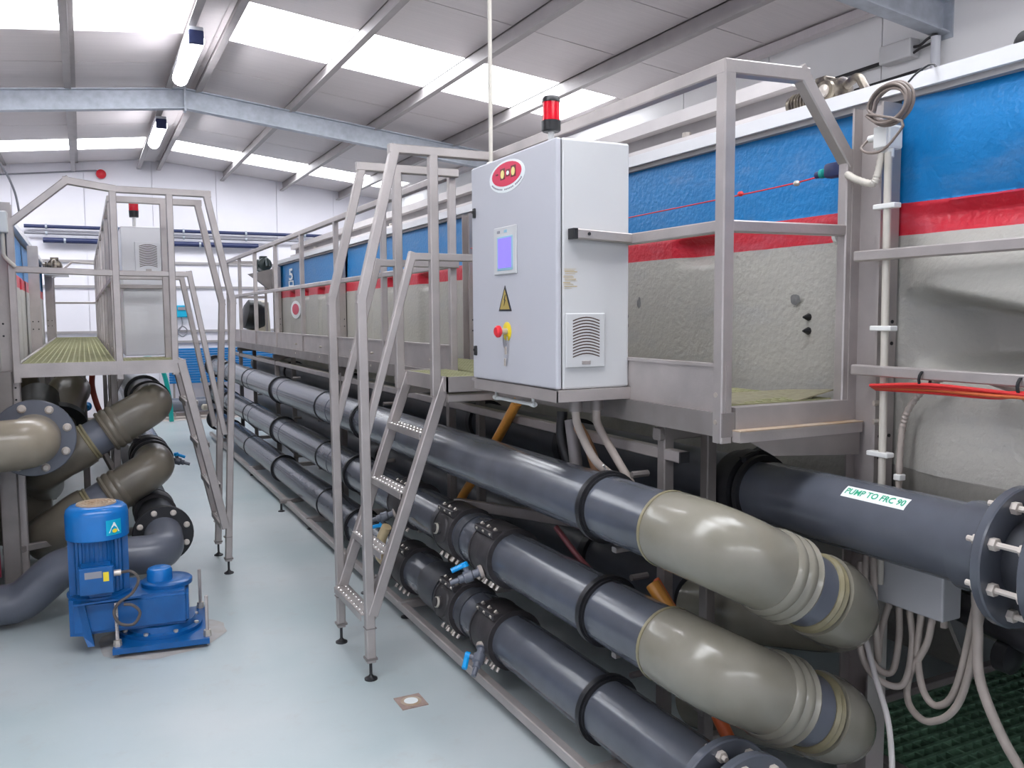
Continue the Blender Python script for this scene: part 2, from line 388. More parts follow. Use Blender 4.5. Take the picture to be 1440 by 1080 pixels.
def tank_bay(root, xf, y0, y1, side, near=False):
    """side=+1: body extends to +x"""
    mb = MB(); ny = int((y1-y0)/(.014 if near else .025)); zs = []
    z = 2.325; zl = 1.15 if near else .70
    while z > zl+.01: zs.append(z); z -= (.008 if near else .015) if z > 1.1 else .04
    zs.append(zl)
    fl_c = [y0+(.95+.8*k)/3.3*(y1-y0) for k in range(-0, 3)] if not near else []
    vs = []
    for zz in zs:
        for j in range(ny+1):
            y = y0+(y1-y0)*j/ny
            if near: d = depth_near(y, zz, y1)
            else:
                d = 0
                if zz > 1.99: d = .010+.012*((zz-1.99)/.34)
                else:
                    for c in fl_c:
                        a = abs(y-c)
                        e = 1 if a < .09 else max(0, 1-(a-.09)/.07)
                        top = max(0, min(1, (1.975-zz)/.03))
                        low = 1 if zz > 1.88 else max(.42, 1-(1.88-zz)/.05)
                        d = max(d, .05*e*top*low)
                if zz < 1.0: d += .45*(1.0-zz)
                # swelling between the posts
                d -= .012*math.sin((y-y0)/(y1-y0)*math.pi)
            vs.append(V((xf+side*d, y, zz)))
    fs = []
    for i in range(len(zs)-1):
        for j in range(ny):
            a = i*(ny+1)+j; fs.append((a, a+1, a+ny+2, a+ny+1))
    mb.add(vs, fs, True)
    # thickness behind
    if not near: mb.add([(xf+side*.12, y0, 2.33), (xf+side*.12, y1, 2.33), (xf+side*.12, y1, 1.2), (xf+side*.12, y0, 1.2)], [(0, 1, 2, 3)])
    return mb.build('tank_panel', 'tank', root)
def column(root, x, y, side, z0=.02, z1=2.31):
    """H-section post, web facing along the tank"""
    mb = MB()
    a, b = (x, x+side*.085); w = .06
    mb.box(min(a, b), max(a, b), y-w, y-w+.008, z0, z1)      # flange towards camera
    mb.box(min(a, b), max(a, b), y+w-.008, y+w, z0, z1)
    xm = (a+b)/2; mb.box(xm-.005, xm+.005, y-w+.008, y+w-.008, z0, z1)
    mb.box(min(a, b)-.03, max(a, b)+.03, y-.09, y+.09, z0-.02, z0)
    c = mb.build('column', 'steel', root)
    for z in (1.55, 1.62, 1.18, 1.25):
        for xx in (a+side*.02, a+side*.065):
            MB().cyl((xx, y-w-.003, z), (xx, y-w+.0005, z), .006, 8, False).build('bolt_hole', 'black', c)
XT = 2.365
rt = thing('settling_tank', 'long raised tank along the right, painted blue and red over grey', 'tank', (XT, 6, 0))
cols_r = [1.98, 5.2, 8.45, 11.55]
tank_bay(rt, XT, .35, 1.93, 1, True)
for a, b in zip(cols_r[:-1], cols_r[1:]): tank_bay(rt, XT, a+.05, b-.05, 1)
for y in cols_r: column(rt, XT-.095, y, 1)
MB().box(XT-.03, XT+.16, .35, 11.65, 2.341, 2.388).build('rim', 'rail_white', rt)
MB().box(XT-.012, XT+.10, .35, 11.65, 2.322, 2.3405).build('rim_shade_strip', 'tray_dk', rt)  # grey strip standing in for the shadow line below the rim
MB().box(XT+.12, XT+2.4, .35, 11.65, 2.30, 2.33).build('tank_cover', 'tray_dk', rt)
MB().box(XT+.13, XT+2.3, .35, 11.6, .9, 1.3).build('tank_core', 'hull', rt)
MB().box(XT+.0, XT+2.4, 11.60, 11.66, .75, 2.34).build('end_panel', 'tank', rt)
# lower hopper of the near bay
hp = MB(); vs = []; fs = []; R_, C_ = 14, 14
for i in range(R_+1):
    z = 1.152-.62*i/R_
    for j in range(C_+1):
        y = .35+1.58*j/C_; q = math.sin(min(1, (1.93-y)/.7)*math.pi*.5)
        vs.append((XT+depth_near(y, 1.151, 1.93)-.035*q*math.sin(i/R_*math.pi*.8)+.40*(i/R_)**1.7, y, z))
for i in range(R_):
    for j in range(C_): a = i*(C_+1)+j; fs.append((a, a+1, a+C_+2, a+C_+1))
hp.add(vs, fs, True); hp.build('hopper', 'hull', rt)
for a, b in zip(cols_r[:-1], cols_r[1:]): MB().prism([(XT+.18, a+.2, 1.2), (XT+.2, a+.2, 1.2), (XT+.8, a+.2, .2), (XT+.78, a+.2, .2)], (0, b-a-.4, 0)).build('hopper', 'hull', rt)  # sloped plates added to darken the background between the pipes
# trough beams over the tank
MB().box(2.50, 2.56, 2.55, 11.5, 2.53, 2.585).build('trough_lip', 'tray', rt)
MB().box(2.56, 2.60, 2.55, 11.5, 2.39, 2.54).build('trough_wall', 'tray_dk', rt)
MB().box(2.49, 2.57, 2.5, 11.5, 2.39, 2.455).build('trough_base', 'tray', rt)
for y in (3.2, 4.6, 6.0, 7.4, 8.8, 10.2):
    MB().cyl((2.505, y, 2.455), (2.505, y, 2.475), .02, 8).build('bolt', 'bolt', rt)
for y, z in ((3.45, 1.64), (3.45, 1.595), (2.30, 1.585), (2.30, 1.635)):
    b = MB().lathe((XT-.001, y, z), (-1, 0, 0), [(-.01, .014), (.006, .014), (.03, .004)], 8); b.build('bolt', 'black', rt)
# scuffs (dirt on the panel)
def blob(y, z, r, rz_, root):
    mb = MB(); n = 14; c = V((XT-.0135, y, z)); vs = [c]+[c+V((0, math.cos(k*2*math.pi/n)*r*random.uniform(.7, 1.1), math.sin(k*2*math.pi/n)*rz_*random.uniform(.7, 1.1))) for k in range(n)]
    mb.add(vs, [(0, k+1, (k+1) % n+1) for k in range(n)]); return mb
# lifting eyes
for y in (2.12, 5.05):
    mb = MB(); mb.lathe((XT-.05, y, 1.915), (0, 1, 0), [(-.008, .018), (-.008, .036), (.008, .036), (.008, .018)], 16, True)
    mb.build('lifting_eye', 'white', rt)
# emblem on the far panel: white oval with a red disc
def oval(cx, cy, cz, ry, rz2, x, t=.002, n=28, tilt=0):
    pts = [(x, cy+math.cos(2*math.pi*k/n)*ry, cz+math.sin(2*math.pi*k/n)*rz2) for k in range(n)]
    return MB().prism(pts, (t, 0, 0))
em = oval(0, 10.62, 1.735, .27, .11, XT-.018).build('emblem', 'label', rt)
oval(0, 10.62, 1.74, .18, .068, XT-.0215).build('emblem_disc', 'logo_red', em)
_t = text_mb('5', .20, (XT-.004, 10.9, 2.17), (0, -1, 0), (0, 0, 1))
_t.v = [V((p.x, 10.9+(p.y-10.9)*2.6, p.z)) for p in _t.v]
_t.build('painted_mark', 'label', rt)
MB().box(XT-.005, XT-.003, 10.76, 11.04, 2.03, 2.045).box(XT-.005, XT-.003, 10.76, 11.04, 2.085, 2.10).box(XT-.005, XT-.003, 10.76, 10.81, 2.045, 2.085).box(XT-.005, XT-.003, 10.99, 11.04, 2.045, 2.085).build('painted_mark', 'label', rt)
# pull cord along the blue band
t = thing('pull_cord', 'thin red emergency pull cord strung along the blue band of the right tank', 'cord', (2.27, 2.0, 2.1))
MB().tube(spline([(2.28, 2.12, 2.12), (2.28, 2.5, 2.105), (2.28, 4, 2.09), (2.28, 5.15, 2.085)], 6), .0028, 6).build('cord', 'redcable', t)
sw = MB().bbox(2.245, 2.29, 2.06, 2.14, 2.10, 2.15, .012); sw.cyl((2.27, 2.14, 2.122), (2.27, 2.19, 2.12), .012, 10); sw.build('switch', 'duct_blue', t)
MB().lathe((2.262, 2.155, 2.12), (0, 1, 0), [(-.012, .008), (-.006, .016), (.006, .016), (.012, .008)], 12).build('knob', 'teal', t)
for y in (2.29, 2.58):
    MB().lathe((2.28, y, 2.108), (0, 1, 0), [(-.014, .004), (-.006, .01), (.006, .01), (.014, .004)], 10).build('clip', 'redcable' if y > 2.4 else 'bolt', t)

# left tank
XL = -.46
lt = thing('settling_tank', 'long raised tank at the left edge, seen edge-on with its dark blue side', 'tank', (XL, 9, 0))
cols_l = [5.75, 9.05, 12.9]
tank_bay(lt, XL, 4.3, 5.69, -1)
for a, b in zip(cols_l[:-1], cols_l[1:]): tank_bay(lt, XL, a+.05, b-.05, -1)
for y in cols_l: column(lt, XL+.115, y, -1)
MB().box(XL-.16, XL+.03, 4.3, 13.0, 2.341, 2.388).build('rim', 'rail_white', lt)
MB().box(-2.6, XL-.12, 4.3, 13.0, 2.30, 2.33).build('tank_cover', 'tray_dk', lt)
MB().box(-2.5, XL-.13, 4.3, 12.9, .9, 1.3).build('tank_core', 'hull', lt)
MB().box(-2.6, XL, 12.95, 13.0, .75, 2.34).build('end_panel', 'tank', lt)

for a, b in zip([4.5]+cols_l[:-1], cols_l): MB().prism([(XL-.18, a+.12, 1.2), (XL-.20, a+.12, 1.2), (XL-.55, a+.12, .12), (XL-.53, a+.12, .12)], (0, b-a-.24, 0)).build('hopper', 'hull', lt)  # sloped plates added to cover the floor and darken the space below
# ---------------------------------------------------------------- gearbox motors on the tanks
def gearbox(x, y, z, s, name, label, m1='brass', m2='brass'):
    t = thing(name, label, 'motor', (x, y, z))
    MB().box(x-.07*s, x+.1*s, y-.2*s, y+.2*s, z, z+.012).build('base_plate', 'rail_white', t)
    MB().lathe((x, y-.10*s, z+.075*s), (0, 1, 0), [(0, .03*s), (.01*s, .055*s), (.11*s, .06*s), (.13*s, .05*s), (.16*s, .03*s)], 18).build('gear_case', m1, t)
    mo = MB().lathe((x, y+.05*s, z+.07*s), (0, 1, 0), [(0, .038*s), (.14*s, .042*s), (.15*s, .03*s)], 18)
    for k in range(7): mo.ring((x, y+(.065+.017*k)*s, z+.07*s), (0, 1, 0), .03*s, .048*s, .005*s, 18)
    mo.build('motor_body', m2, t)
    MB().lathe((x-.055*s, y-.05*s, z+.075*s), (-1, 0, 0), [(0, .045*s), (.012*s, .042*s)], 16).build('output_flange', m1, t)
    MB().lathe((x-.068*s, y-.05*s, z+.075*s), (-1, 0, 0), [(0, .026*s), (.01*s, .024*s), (.018*s, .012*s)], 14).build('output_cap', 'bolt', t)
    MB().tube(fillet([(x, y-.1*s, z+.09*s), (x, y-.16*s, z+.12*s), (x, y-.2*s, z+.05*s)], .05), .018*s, 10).build('elbow_fitting', m1, t)
    MB().bbox(x-.03*s, x+.03*s, y-.02*s, y+.04*s, z+.125*s, z+.15*s, .006).build('terminal_box', m1, t)
gearbox(2.50, 2.37, 2.385, .9, 'gear_motor', 'dirty metal gear motor on the right tank rim, beside the coiled cable')
gearbox(2.25, 12.1, 2.24, 1.6, 'gear_motor', 'dark green gear motor at the far end of the right tank', 'gear_green', 'gear_green')
gearbox(-.30, 12.7, 2.2, 1.6, 'gear_motor', 'brown rounded gear motor at the far end of the left tank')

# ---------------------------------------------------------------- walkways
def grating(root, x0, x1, y0, y1, z, px=.038, py=.038, m='grating', hgt=.025, w=.007):
    mb = MB(); x = x0
    while x <= x1: mb.box(x-w/2, x+w/2, y0, y1, z-hgt, z); x += px
    y = y0
    while y <= y1: mb.box(x0, x1, y-w*.75, y+w*.75, z-hgt+.0006, z+.0006); y += py
    return mb.build('grating', m, root, kind='stuff')
DZ = 1.365
rw = thing('walkway', 'long stainless raised walkway with handrail beside the right tank', 'walkway', (1.75, 6, 0))
WX = 1.755; RZ = 2.385; MZ = 1.915
grating(rw, 1.79, 2.25, 2.09, 12.0, DZ-.002)
MB().box(WX-.005, WX+.005, 2.03, 3.62, 1.345, 1.49).box(WX-.012, WX+.02, 2.08, 3.62, 1.485, 1.495).build('kick_plate', 'steel', rw)
MB().box(WX-.005, WX+.005, 4.2, 12.05, 1.345, 1.485).box(WX-.012, WX+.02, 4.2, 12.05, 1.482, 1.492).build('kick_plate', 'steel', rw)
MB().box(WX-.02, WX+.03, 2.03, 12.05, 1.27, 1.345).build('edge_beam', 'steel_dark', rw)
MB().box(2.235, 2.262, 2.08, 12.05, 1.28, 1.345).build('edge_beam', 'steel_dark', rw)
MB().box(WX+.031, 2.29, 2.028, 2.077, 1.293, 1.36).build('end_beam', 'steel', rw)
MB().box(WX+.02, 2.30, 1.995, 2.03, 1.255, 1.288).build('end_shelf_plate', 'steel', rw)
MB().box(WX+.02, 2.30, 1.992, 2.03, 1.288, 1.292).build('rusty_edge', 'rust', rw)
MB().prism([(WX+.06, 1.996, 1.256), (2.29, 1.996, 1.256), (2.29, 1.996, 1.18), (WX+.16, 1.996, 1.205)], (0, .006, 0)).build('gusset', 'steel_dark', rw)
MB().prism([(1.79, 2.09, 1.365), (2.02, 2.085, 1.345), (2.26, 2.085, 1.388), (2.26, 2.3, 1.372), (1.79, 2.3, 1.372)], (0, 0, .004)).build('cover_plate', mat('dimpled_cover', (.34, .31, .20), .5, .3, .3, 40), rw)
y = 2.6
while y < 12: MB().box(WX+.03, 2.235, y-.02, y+.02, 1.29, 1.335).build('cross_beam', 'steel_dark', rw); y += 1.2
# handrail: near bay with cabinet
MB().bar((WX, 2.055, RZ), (WX, 3.66, RZ), .045).build('top_rail', 'steel', rw)
MB().bar((WX, 4.2, RZ), (WX, 12.0, RZ), .04).build('top_rail', 'steel', rw)
MB().bar((WX, 2.08, MZ), (WX, 2.56, MZ), .038).build('mid_rail', 'steel', rw)
MB().bar((WX, 4.2, MZ), (WX, 12.0, MZ), .035).build('mid_rail', 'steel', rw)
MB().bar((WX, 2.055, 1.27), (WX, 2.055, RZ), .045).build('post', 'steel', rw)
for y in (4.2, 5.35, 6.5, 7.65, 8.8, 9.95, 11.0, 12.0):
    MB().bar((WX, y, 1.30), (WX, y, RZ), .04).build('post', 'steel', rw)
# gate-like end guard
MB().bar((WX, 2.055, RZ), (2.055, 2.055, RZ+.01), .045).build('end_rail', 'steel', rw)
MB().bar((2.05, 2.055, RZ+.015), (2.262, 2.055, 2.15), .045).build('end_rail', 'steel', rw)
MB().bar((2.265, 2.055, 1.27), (2.265, 2.055, 2.165), .04).build('post', 'steel', rw)
MB().bar((WX, 2.055, MZ), (2.26, 2.055, MZ+.005), .038).build('end_rail', 'steel', rw)
MB().bar((WX, 12.0, RZ), (2.25, 12.0, RZ), .035).bar((WX, 12.0, MZ), (2.25, 12.0, MZ), .035).bar((2.25, 12.0, RZ), (2.25, 12.0, 1.3), .035).build('far_end_guard', 'steel', rw)
for y in (2.06, 3.0, 4.5, 5.0, 5.6, 6.1, 7.0, 7.9):
    for dz in (1.315, 1.40): MB().cyl((WX-.024, y, dz), (WX-.006, y, dz), .008, 8).build('bolt', 'bolt', rw)
# landing in front of the ladder
ld = MB(); lx0, lx1, ly0, ly1 = 1.47, WX-.03, 3.60, 4.22
ld.box(lx0, lx0+.008, ly0, ly1, 1.30, DZ+.005).box(lx0, lx1, ly0, ly0+.008, 1.30, DZ+.005).box(lx0, lx1, ly1-.008, ly1, 1.30, DZ+.005)
ld.bar((lx0+.03, ly0+.03, 1.27), (lx1, ly0+.03, 1.27), .04).bar((lx0+.03, ly1-.03, 1.27), (lx1, ly1-.03, 1.27), .04)
ld.build('landing_frame', 'steel', rw)
grating(rw, lx0+.012, lx1, ly0+.012, ly1-.012, DZ)
# cabinet shelf
sh = MB(); cx0, cx1, cy0, cy1, cz0, cz1 = 1.455, 1.75, 2.555, 3.26, 1.39, 2.25
sh.box(cx0-.01, cx1+.06, cy0-.012, cy0-.004, cz0-.042, cz0-.001).box(cx0-.012, cx0-.004, cy0-.012, cy1-.03, cz0-.042, cz0-.001)
sh.box(cx0-.01, cx1-.02, cy0-.004, cy1, cz0-.012, cz0-.001)
sh.build('cabinet_shelf', 'steel', rw)
# clamp bar gripping the cabinet side
cb = MB().bar((1.515, cy0-.02, 1.925), (WX, cy0-.02, MZ), .035, e=0).build('clamp_bar', 'steel', rw)
MB().box(1.498, 1.515, cy0-.039, cy0-.001, 1.907, 1.943).build('end_plug', 'black', cb)
MB().cyl((1.56, cy0-.04, 1.925), (1.56, cy0-.037, 1.925), .006, 10).build('hole', 'black', cb)

# ---------------------------------------------------------------- ladders
def ladder(label, X, y0, y1, fx, kx, tx, hx, s, rw_x, sx, ztop=2.385, zk=1.72, dk=1.36, cat='ladder', post_x=None, low=None):
    """X foot x; y0 near side; s=+1 when it rises towards +x"""
    t = thing('access_ladder', label, 'ladder', (fx, (y0+y1)/2, 0))
    w = .042
    for y in (y0, y1):
        MB().bar((kx, y, zk+.008), (fx, y, .10), w).build('leg', 'steel', t)
        ft = MB().lathe((fx, y, 0), (0, 0, 1), [(0, .03), (.006, .03), (.016, .012), (.024, .007), (.10, .007)], 14); ft.build('adjustable_foot', 'rubber', t)
        MB().box(fx-.026, fx+.026, y-.026, y+.026, .095, .105).box(fx-.025, fx+.025, y-.025, y+.025, .24, .243).build('foot_sleeve', 'steel_dark', t)
        MB().bar((kx, y, zk), (tx, y, ztop), w).build('handrail', 'steel', t)
        MB().bar((tx-s*.01, y, ztop), (rw_x, y, ztop+.0), w).build('top_rail', 'steel', t)
        MB().bar((post_x, y, dk-.06), (post_x, y, ztop-.02), w).build('post', 'steel', t)
        # inner rail: follows the climb from the mid rail down to the leg
        MB().bar((hx, y, MZ), (rw_x, y, MZ), .036).build('mid_rail', 'steel', t)
        MB().bar((hx, y, MZ+.005), (fx+s*.0, y, low), .036).build('inner_rail', 'steel', t)
        # stringer
        MB().bar((sx, y, dk+.0), (fx+s*.01, y, .30), .05, .05).build('stringer', 'steel', t)
    n = 4
    for k in range(n):
        z = dk-(k+1)*.27+.02; q = (dk-z)/(dk-.30); x = sx+(fx-sx)*q
        tr = MB().box(x-.035, x+.035, y0+.02, y1-.02, z-.004, z).box(x-.037, x-.033, y0+.02, y1-.02, z-.03, z).box(x+.033, x+.037, y0+.02, y1-.02, z-.03, z)
        tr = tr.build('tread', 'steel', t)
        d = MB(); yy = y0+.05
        while yy < y1-.04:
            for xx in (x-.018, x+.018): d.lathe((xx, yy, z), (0, 0, 1), [(0, .008), (.003, .006), (.0035, .003)], 8)
            yy += .045
        d.build('studs', mat('bright_stud', (.8, .78, .76), .25, .8) if 'stud' not in M else M['stud'], tr, kind='stuff')
M['stud'] = mat('bright_stud', (.8, .78, .76), .25, .8)
ladder('tall stainless step ladder in the centre, climbing to the landing beside the white cabinet', 0, 3.663, 4.16, 1.105, 1.095, 1.262, 1.335, 1, WX, 1.49, post_x=1.44, low=1.12)
ladder('stainless step ladder on the left, descending from the left walkway to the floor', 0, 5.65, 6.12, .775, .853, .715, .60, -1, .19, .535, ztop=2.41, zk=1.745, dk=1.375, post_x=.50, low=.92)

# left walkway
lw = thing('walkway', 'green-grated raised walkway on the left with a bent handrail across its end', 'walkway', (.19, 9, 0))
LX = .187
grating(lw, -.33, .17, 5.67, 13.4, 1.385, .033, .05, w=.008)
MB().box(-.36, .56, 5.63, 5.645, 1.31, 1.39).bar((.55, 5.65, 1.35), (.55, 6.2, 1.35), .02, .08).bar((-.35, 5.68, 1.35), (-.35, 13.4, 1.35), .02, .08).build('edge_beam', 'steel', lw)
MB().bar((LX, 6.2, 1.36), (LX, 13.4, 1.36), .012, .14).build('kick_plate', 'steel', lw)
grating(lw, .19, .54, 5.67, 6.18, 1.385)
MB().bar((.19, 6.2, 1.35), (.56, 6.2, 1.35), .02, .08).build('edge_beam', 'steel', lw)
MB().bar((LX, 5.65, 2.413), (-.056, 5.65, 2.445), .042).build('end_rail', 'steel', lw)
MB().bar((-.05, 5.65, 2.448), (-.344, 5.65, 2.19), .042).build('end_rail', 'steel', lw)
MB().bar((LX, 5.65, 1.915), (-.344, 5.65, 1.93), .038).build('end_rail', 'steel', lw)
for x, z in ((LX, 2.41), (-.35, 2.20)): MB().bar((x, 5.65, 1.30), (x, 5.65, z), .042).build('post', 'steel', lw)
MB().bar((LX, 6.12, 2.41), (LX, 13.3, 2.41), .042).build('top_rail', 'steel', lw)
MB().bar((LX, 6.12, 1.90), (LX, 13.3, 1.90), .038).build('mid_rail', 'steel', lw)
for k in range(8):
    MB().bar((LX, 6.14+k*1.02, 1.3), (LX, 6.14+k*1.02, 2.41), .042).build('post', 'steel', lw)
MB().bar((LX, 13.3, 2.40), (-.10, 13.3, 2.42), .03).bar((-.10, 13.3, 2.42), (-.34, 13.3, 2.2), .03).bar((LX, 13.3, 1.86), (-.34, 13.3, 1.86), .03).bar((-.34, 13.3, 2.2), (-.34, 13.3, 1.35), .03).build('far_end_guard', 'steel', lw)

# ---------------------------------------------------------------- control cabinet, right
cab = thing('control_cabinet', 'white control cabinet with violet touchscreen and red stop button, by the central ladder', 'cabinet', (1.6, 2.9, cz0))
MB().bbox(cx0+.02, cx1, cy0, cy1, cz0, cz1, .008).build('body', 'cab2', cab)
dr = MB().bbox(cx0-.004, cx0+.018, cy0-.0, cy1+.0, cz0+.001, cz1-.001, .007).build('door', 'cab', cab)
MB().box(cx0+.0185, cx0+.0198, cy0+.004, cy1-.004, cz0+.006, cz1-.006).build('door_seal', 'black', cab)
fx = cx0-.004
def onface(px0, px1, z0, z1, d=.004, m='white', name='plate', par=None):
    return MB().bbox(fx-d, fx+.001, px0, px1, z0, z1, min(.003, d*.4), 1).build(name, m, par or dr)
onface(2.845, 3.035, 1.805, 1.985, .007, 'cab2', 'touchscreen_frame')
scr = onface(2.868, 3.005, 1.818, 1.95, .0085, 'screen_rim', 'touchscreen')
MB().box(fx-.0095, fx-.0084, 2.880, 2.993, 1.829, 1.942).build('display', 'screen', scr)
for k, yy in enumerate((2.93, 2.99)): MB().box(fx-.0082, fx-.007, yy-.012, yy+.012, 1.962, 1.972).build('badge', 'paleink' if k else 'screen_rim', scr)
ws = MB().prism([(fx-.002, 2.895, 1.665), (fx-.002, 3.005, 1.665), (fx-.002, 2.95, 1.763)], (.003, 0, 0)).build('warning_sign', 'ink', dr)
MB().prism([(fx-.0032, 2.909, 1.672), (fx-.0032, 2.991, 1.672), (fx-.0032, 2.95, 1.748)], (.001, 0, 0)).build('sign_face', 'gold', ws)
MB().prism([(fx-.0042, y, z) for y, z in ((2.945, 1.728), (2.955, 1.708), (2.949, 1.706), (2.957, 1.684), (2.94, 1.708), (2.947, 1.710), (2.94, 1.728))], (.0008, 0, 0)).build('lightning_bolt', 'ink', ws)
es = MB().lathe((fx, 2.935, 1.588), (-1, 0, 0), [(0, .036), (.002, .036), (.003, .034)], 24).build('stop_button_plate', 'yellow', dr)
MB().lathe((fx-.003, 2.935, 1.588), (-1, 0, 0), [(0, .012), (.025, .012)], 14).build('collar', 'bolt', es)
MB().lathe((fx-.028, 2.935, 1.588), (-1, 0, 0), [(0, .016), (.006, .023), (.016, .023), (.022, .016)], 20).build('button', 'red', es)
MB().tube(spline([(fx-.02, 2.93, 1.575), (fx-.012, 2.945, 1.545), (fx-.012, 2.935, 1.525), (fx-.012, 2.915, 1.54), (fx-.012, 2.912, 1.57)], 5), .002, 6).build('key_ring', 'paleink', es)
MB().bbox(fx-.014, fx-.009, 2.92, 2.934, 1.50, 1.53, .002).bbox(fx-.012, fx-.008, 2.93, 2.944, 1.455, 1.485, .002).build('key', 'bolt', es)
for z in (2.065, 1.505):
    MB().bbox(fx-.009, fx+.002, 3.215, 3.235, z-.02, z+.02, .004).cyl((fx-.012, 3.225, z+.003), (fx-.008, 3.225, z+.003), .006, 10).build('lock', 'black', dr)
LY = 2.93
lg = oval(0, LY, 2.172, .150, .060, fx-.0012, .002).build('logo_plate', 'label', dr)
oval(0, LY, 2.180, .125, .044, fx-.0022, .0015).build('logo_oval', 'logo_red', lg)
for c, w, h, m in ((.005-.05, .015, .016, 'logo_yellow'), (0, .011, .008, 'label'), (.045, .015, .016, 'logo_yellow')):
    yy = LY-.015+c
    MB().bbox(fx-.0031, fx-.0021, yy-w-.005, yy+w+.005, 2.182-h-.004, 2.182+h+.006, .0004, 1).build('letter_outline', 'rust_dark', lg)  # dark printed outline behind each letter
    oval(0, yy, 2.182, w, h, fx-.0042, .001, 12).build('letter', m, lg)
MB().box(fx-.0031, fx-.0021, LY+.07, LY+.09, 2.184, 2.190).build('letter', 'rust_dark', lg)
mb = MB()
for k in range(23):
    a = math.pi*(1.16+.68*k/22)
    if k in (9, 16): continue
    yy = LY-math.cos(a)*.140; z = 2.176+math.sin(a)*.052
    mb.box(fx-.0022, fx-.0012, yy-.004, yy+.004, z-.0025, z+.003)
mb.build('small_lettering', 'paleink', lg, kind='stuff')
# vent grille on the cabinet end
def grille(root, x0, x1, y, z0, z1, m='cab2'):
    g = MB().bbox(x0, x1, y-.008, y, z0, z1, .004).build('vent_grille', m, root)
    n = 13; zz0 = z0+(z1-z0)*.2; zz1 = z1-(z1-z0)*.14; xa = x0+(x1-x0)*.17; xb = x1-(x1-x0)*.15
    for k in range(n):
        z = zz0+(zz1-zz0)*k/(n-1); P = []
        for j in range(9):
            q = j/8; P.append((xa+(xb-xa)*q, y-.0085, z+.012*math.sin(q*math.pi)))
        h = (zz1-zz0)/n*.22
        lo = [(p[0], p[1], p[2]-h) for p in P]; hi = [(p[0], p[1], p[2]+h) for p in P][::-1]
        MB().prism(lo+hi, (0, .0012, 0)).build('louvre_slot', mat_slot, g)
    MB().bbox(x0+(x1-x0)*.4, x0+(x1-x0)*.62, y-.0095, y-.007, z0+(z1-z0)*.06, z0+(z1-z0)*.13, .001, 1).build('latch', 'steel', g)
mat_slot = mat('dark_brown_slot', (.07, .04, .03), .8)
grille(cab, 1.485, 1.645, cy0, 1.465, 1.655)
# dried glue mark on the cabinet end
mb = MB()
for k in range(12):
    z = 1.74+.006*k+random.uniform(0, .002); a = 1.478+random.uniform(0, .01); b = a+random.uniform(.02, .055)
    mb.box(a, b, cy0-.0008, cy0+.001, z, z+random.uniform(.001, .0035))
mb.build('glue_mark', mat('yellow_stain', (.50, .40, .22), .6), cab)
# cable glands under it
for x in (1.59, 1.68):
    MB().cyl((x, 2.66, 1.30), (x, 2.66, 1.378), .026, 14).build('conduit_stub', 'steel_dark', cab)

bz = cz1
bc = thing('warning_beacon', 'red warning beacon on top of the white cabinet by the central ladder', 'beacon', (1.475, 2.63, bz), )
MB().cyl((1.475, 2.63, bz-.002), (1.475, 2.63, bz+.032), .011, 12).build('stem', 'white', bc)
MB().lathe((1.475, 2.63, bz+.03), (0, 0, 1), [(0, .028), (.004, .033), (.036, .033), (.038, .028)], 24).build('base', 'black', bc)
MB().lathe((1.475, 2.63, bz+.068), (0, 0, 1), [(0, .030), (.02, .029), (.062, .029)], 24).build('lens', 'redlens', bc)
MB().lathe((1.475, 2.63, bz+.13), (0, 0, 1), [(0, .031), (.01, .031), (.018, .026)], 24).build('cap', 'black', bc)
po = thing('conduit_pole', 'thin white conduit rising from the cabinet top to the roof', 'conduit', (1.53, 3.235, bz))
MB().cyl((1.53, 3.235, bz+.02), (1.53, 3.235, rz(1.53)+.015), .0085, 12).build('pipe', 'cream', po)
MB().lathe((1.53, 3.235, bz), (0, 0, 1), [(0, .022), (.02, .022), (.028, .012)], 16).build('gland', 'white', po)

# cabinet, left
c2 = thing('control_cabinet', 'pale grey control cabinet with louvred vent on the left walkway', 'cabinet', (.39, 6.75, 1.388))
MB().bbox(.25, .515, 6.40, 7.10, 1.388, 2.27, .008).build('body', 'cab_lit', c2)
MB().bbox(.517, .535, 6.405, 7.095, 1.392, 2.266, .006).build('door', 'cab', c2)
grille(c2, .335, .50, 6.40, 1.955, 2.165, 'cab_lit')
MB().bar((.22, 6.375, 1.86), (.50, 6.375, 1.86), .03).build('clamp_bar', 'steel', c2)
b2 = thing('warning_beacon', 'small red warning beacon on the left cabinet', 'beacon', (.345, 6.5, 2.27))
MB().cyl((.345, 6.5, 2.268), (.345, 6.5, 2.34), .012, 10).build('stem', 'white', b2)
MB().lathe((.345, 6.5, 2.34), (0, 0, 1), [(0, .03), (.045, .032)], 18).build('base', 'black', b2)
MB().lathe((.345, 6.5, 2.385), (0, 0, 1), [(0, .031), (.075, .031), (.08, .026)], 18).build('lens', 'redlens', b2)

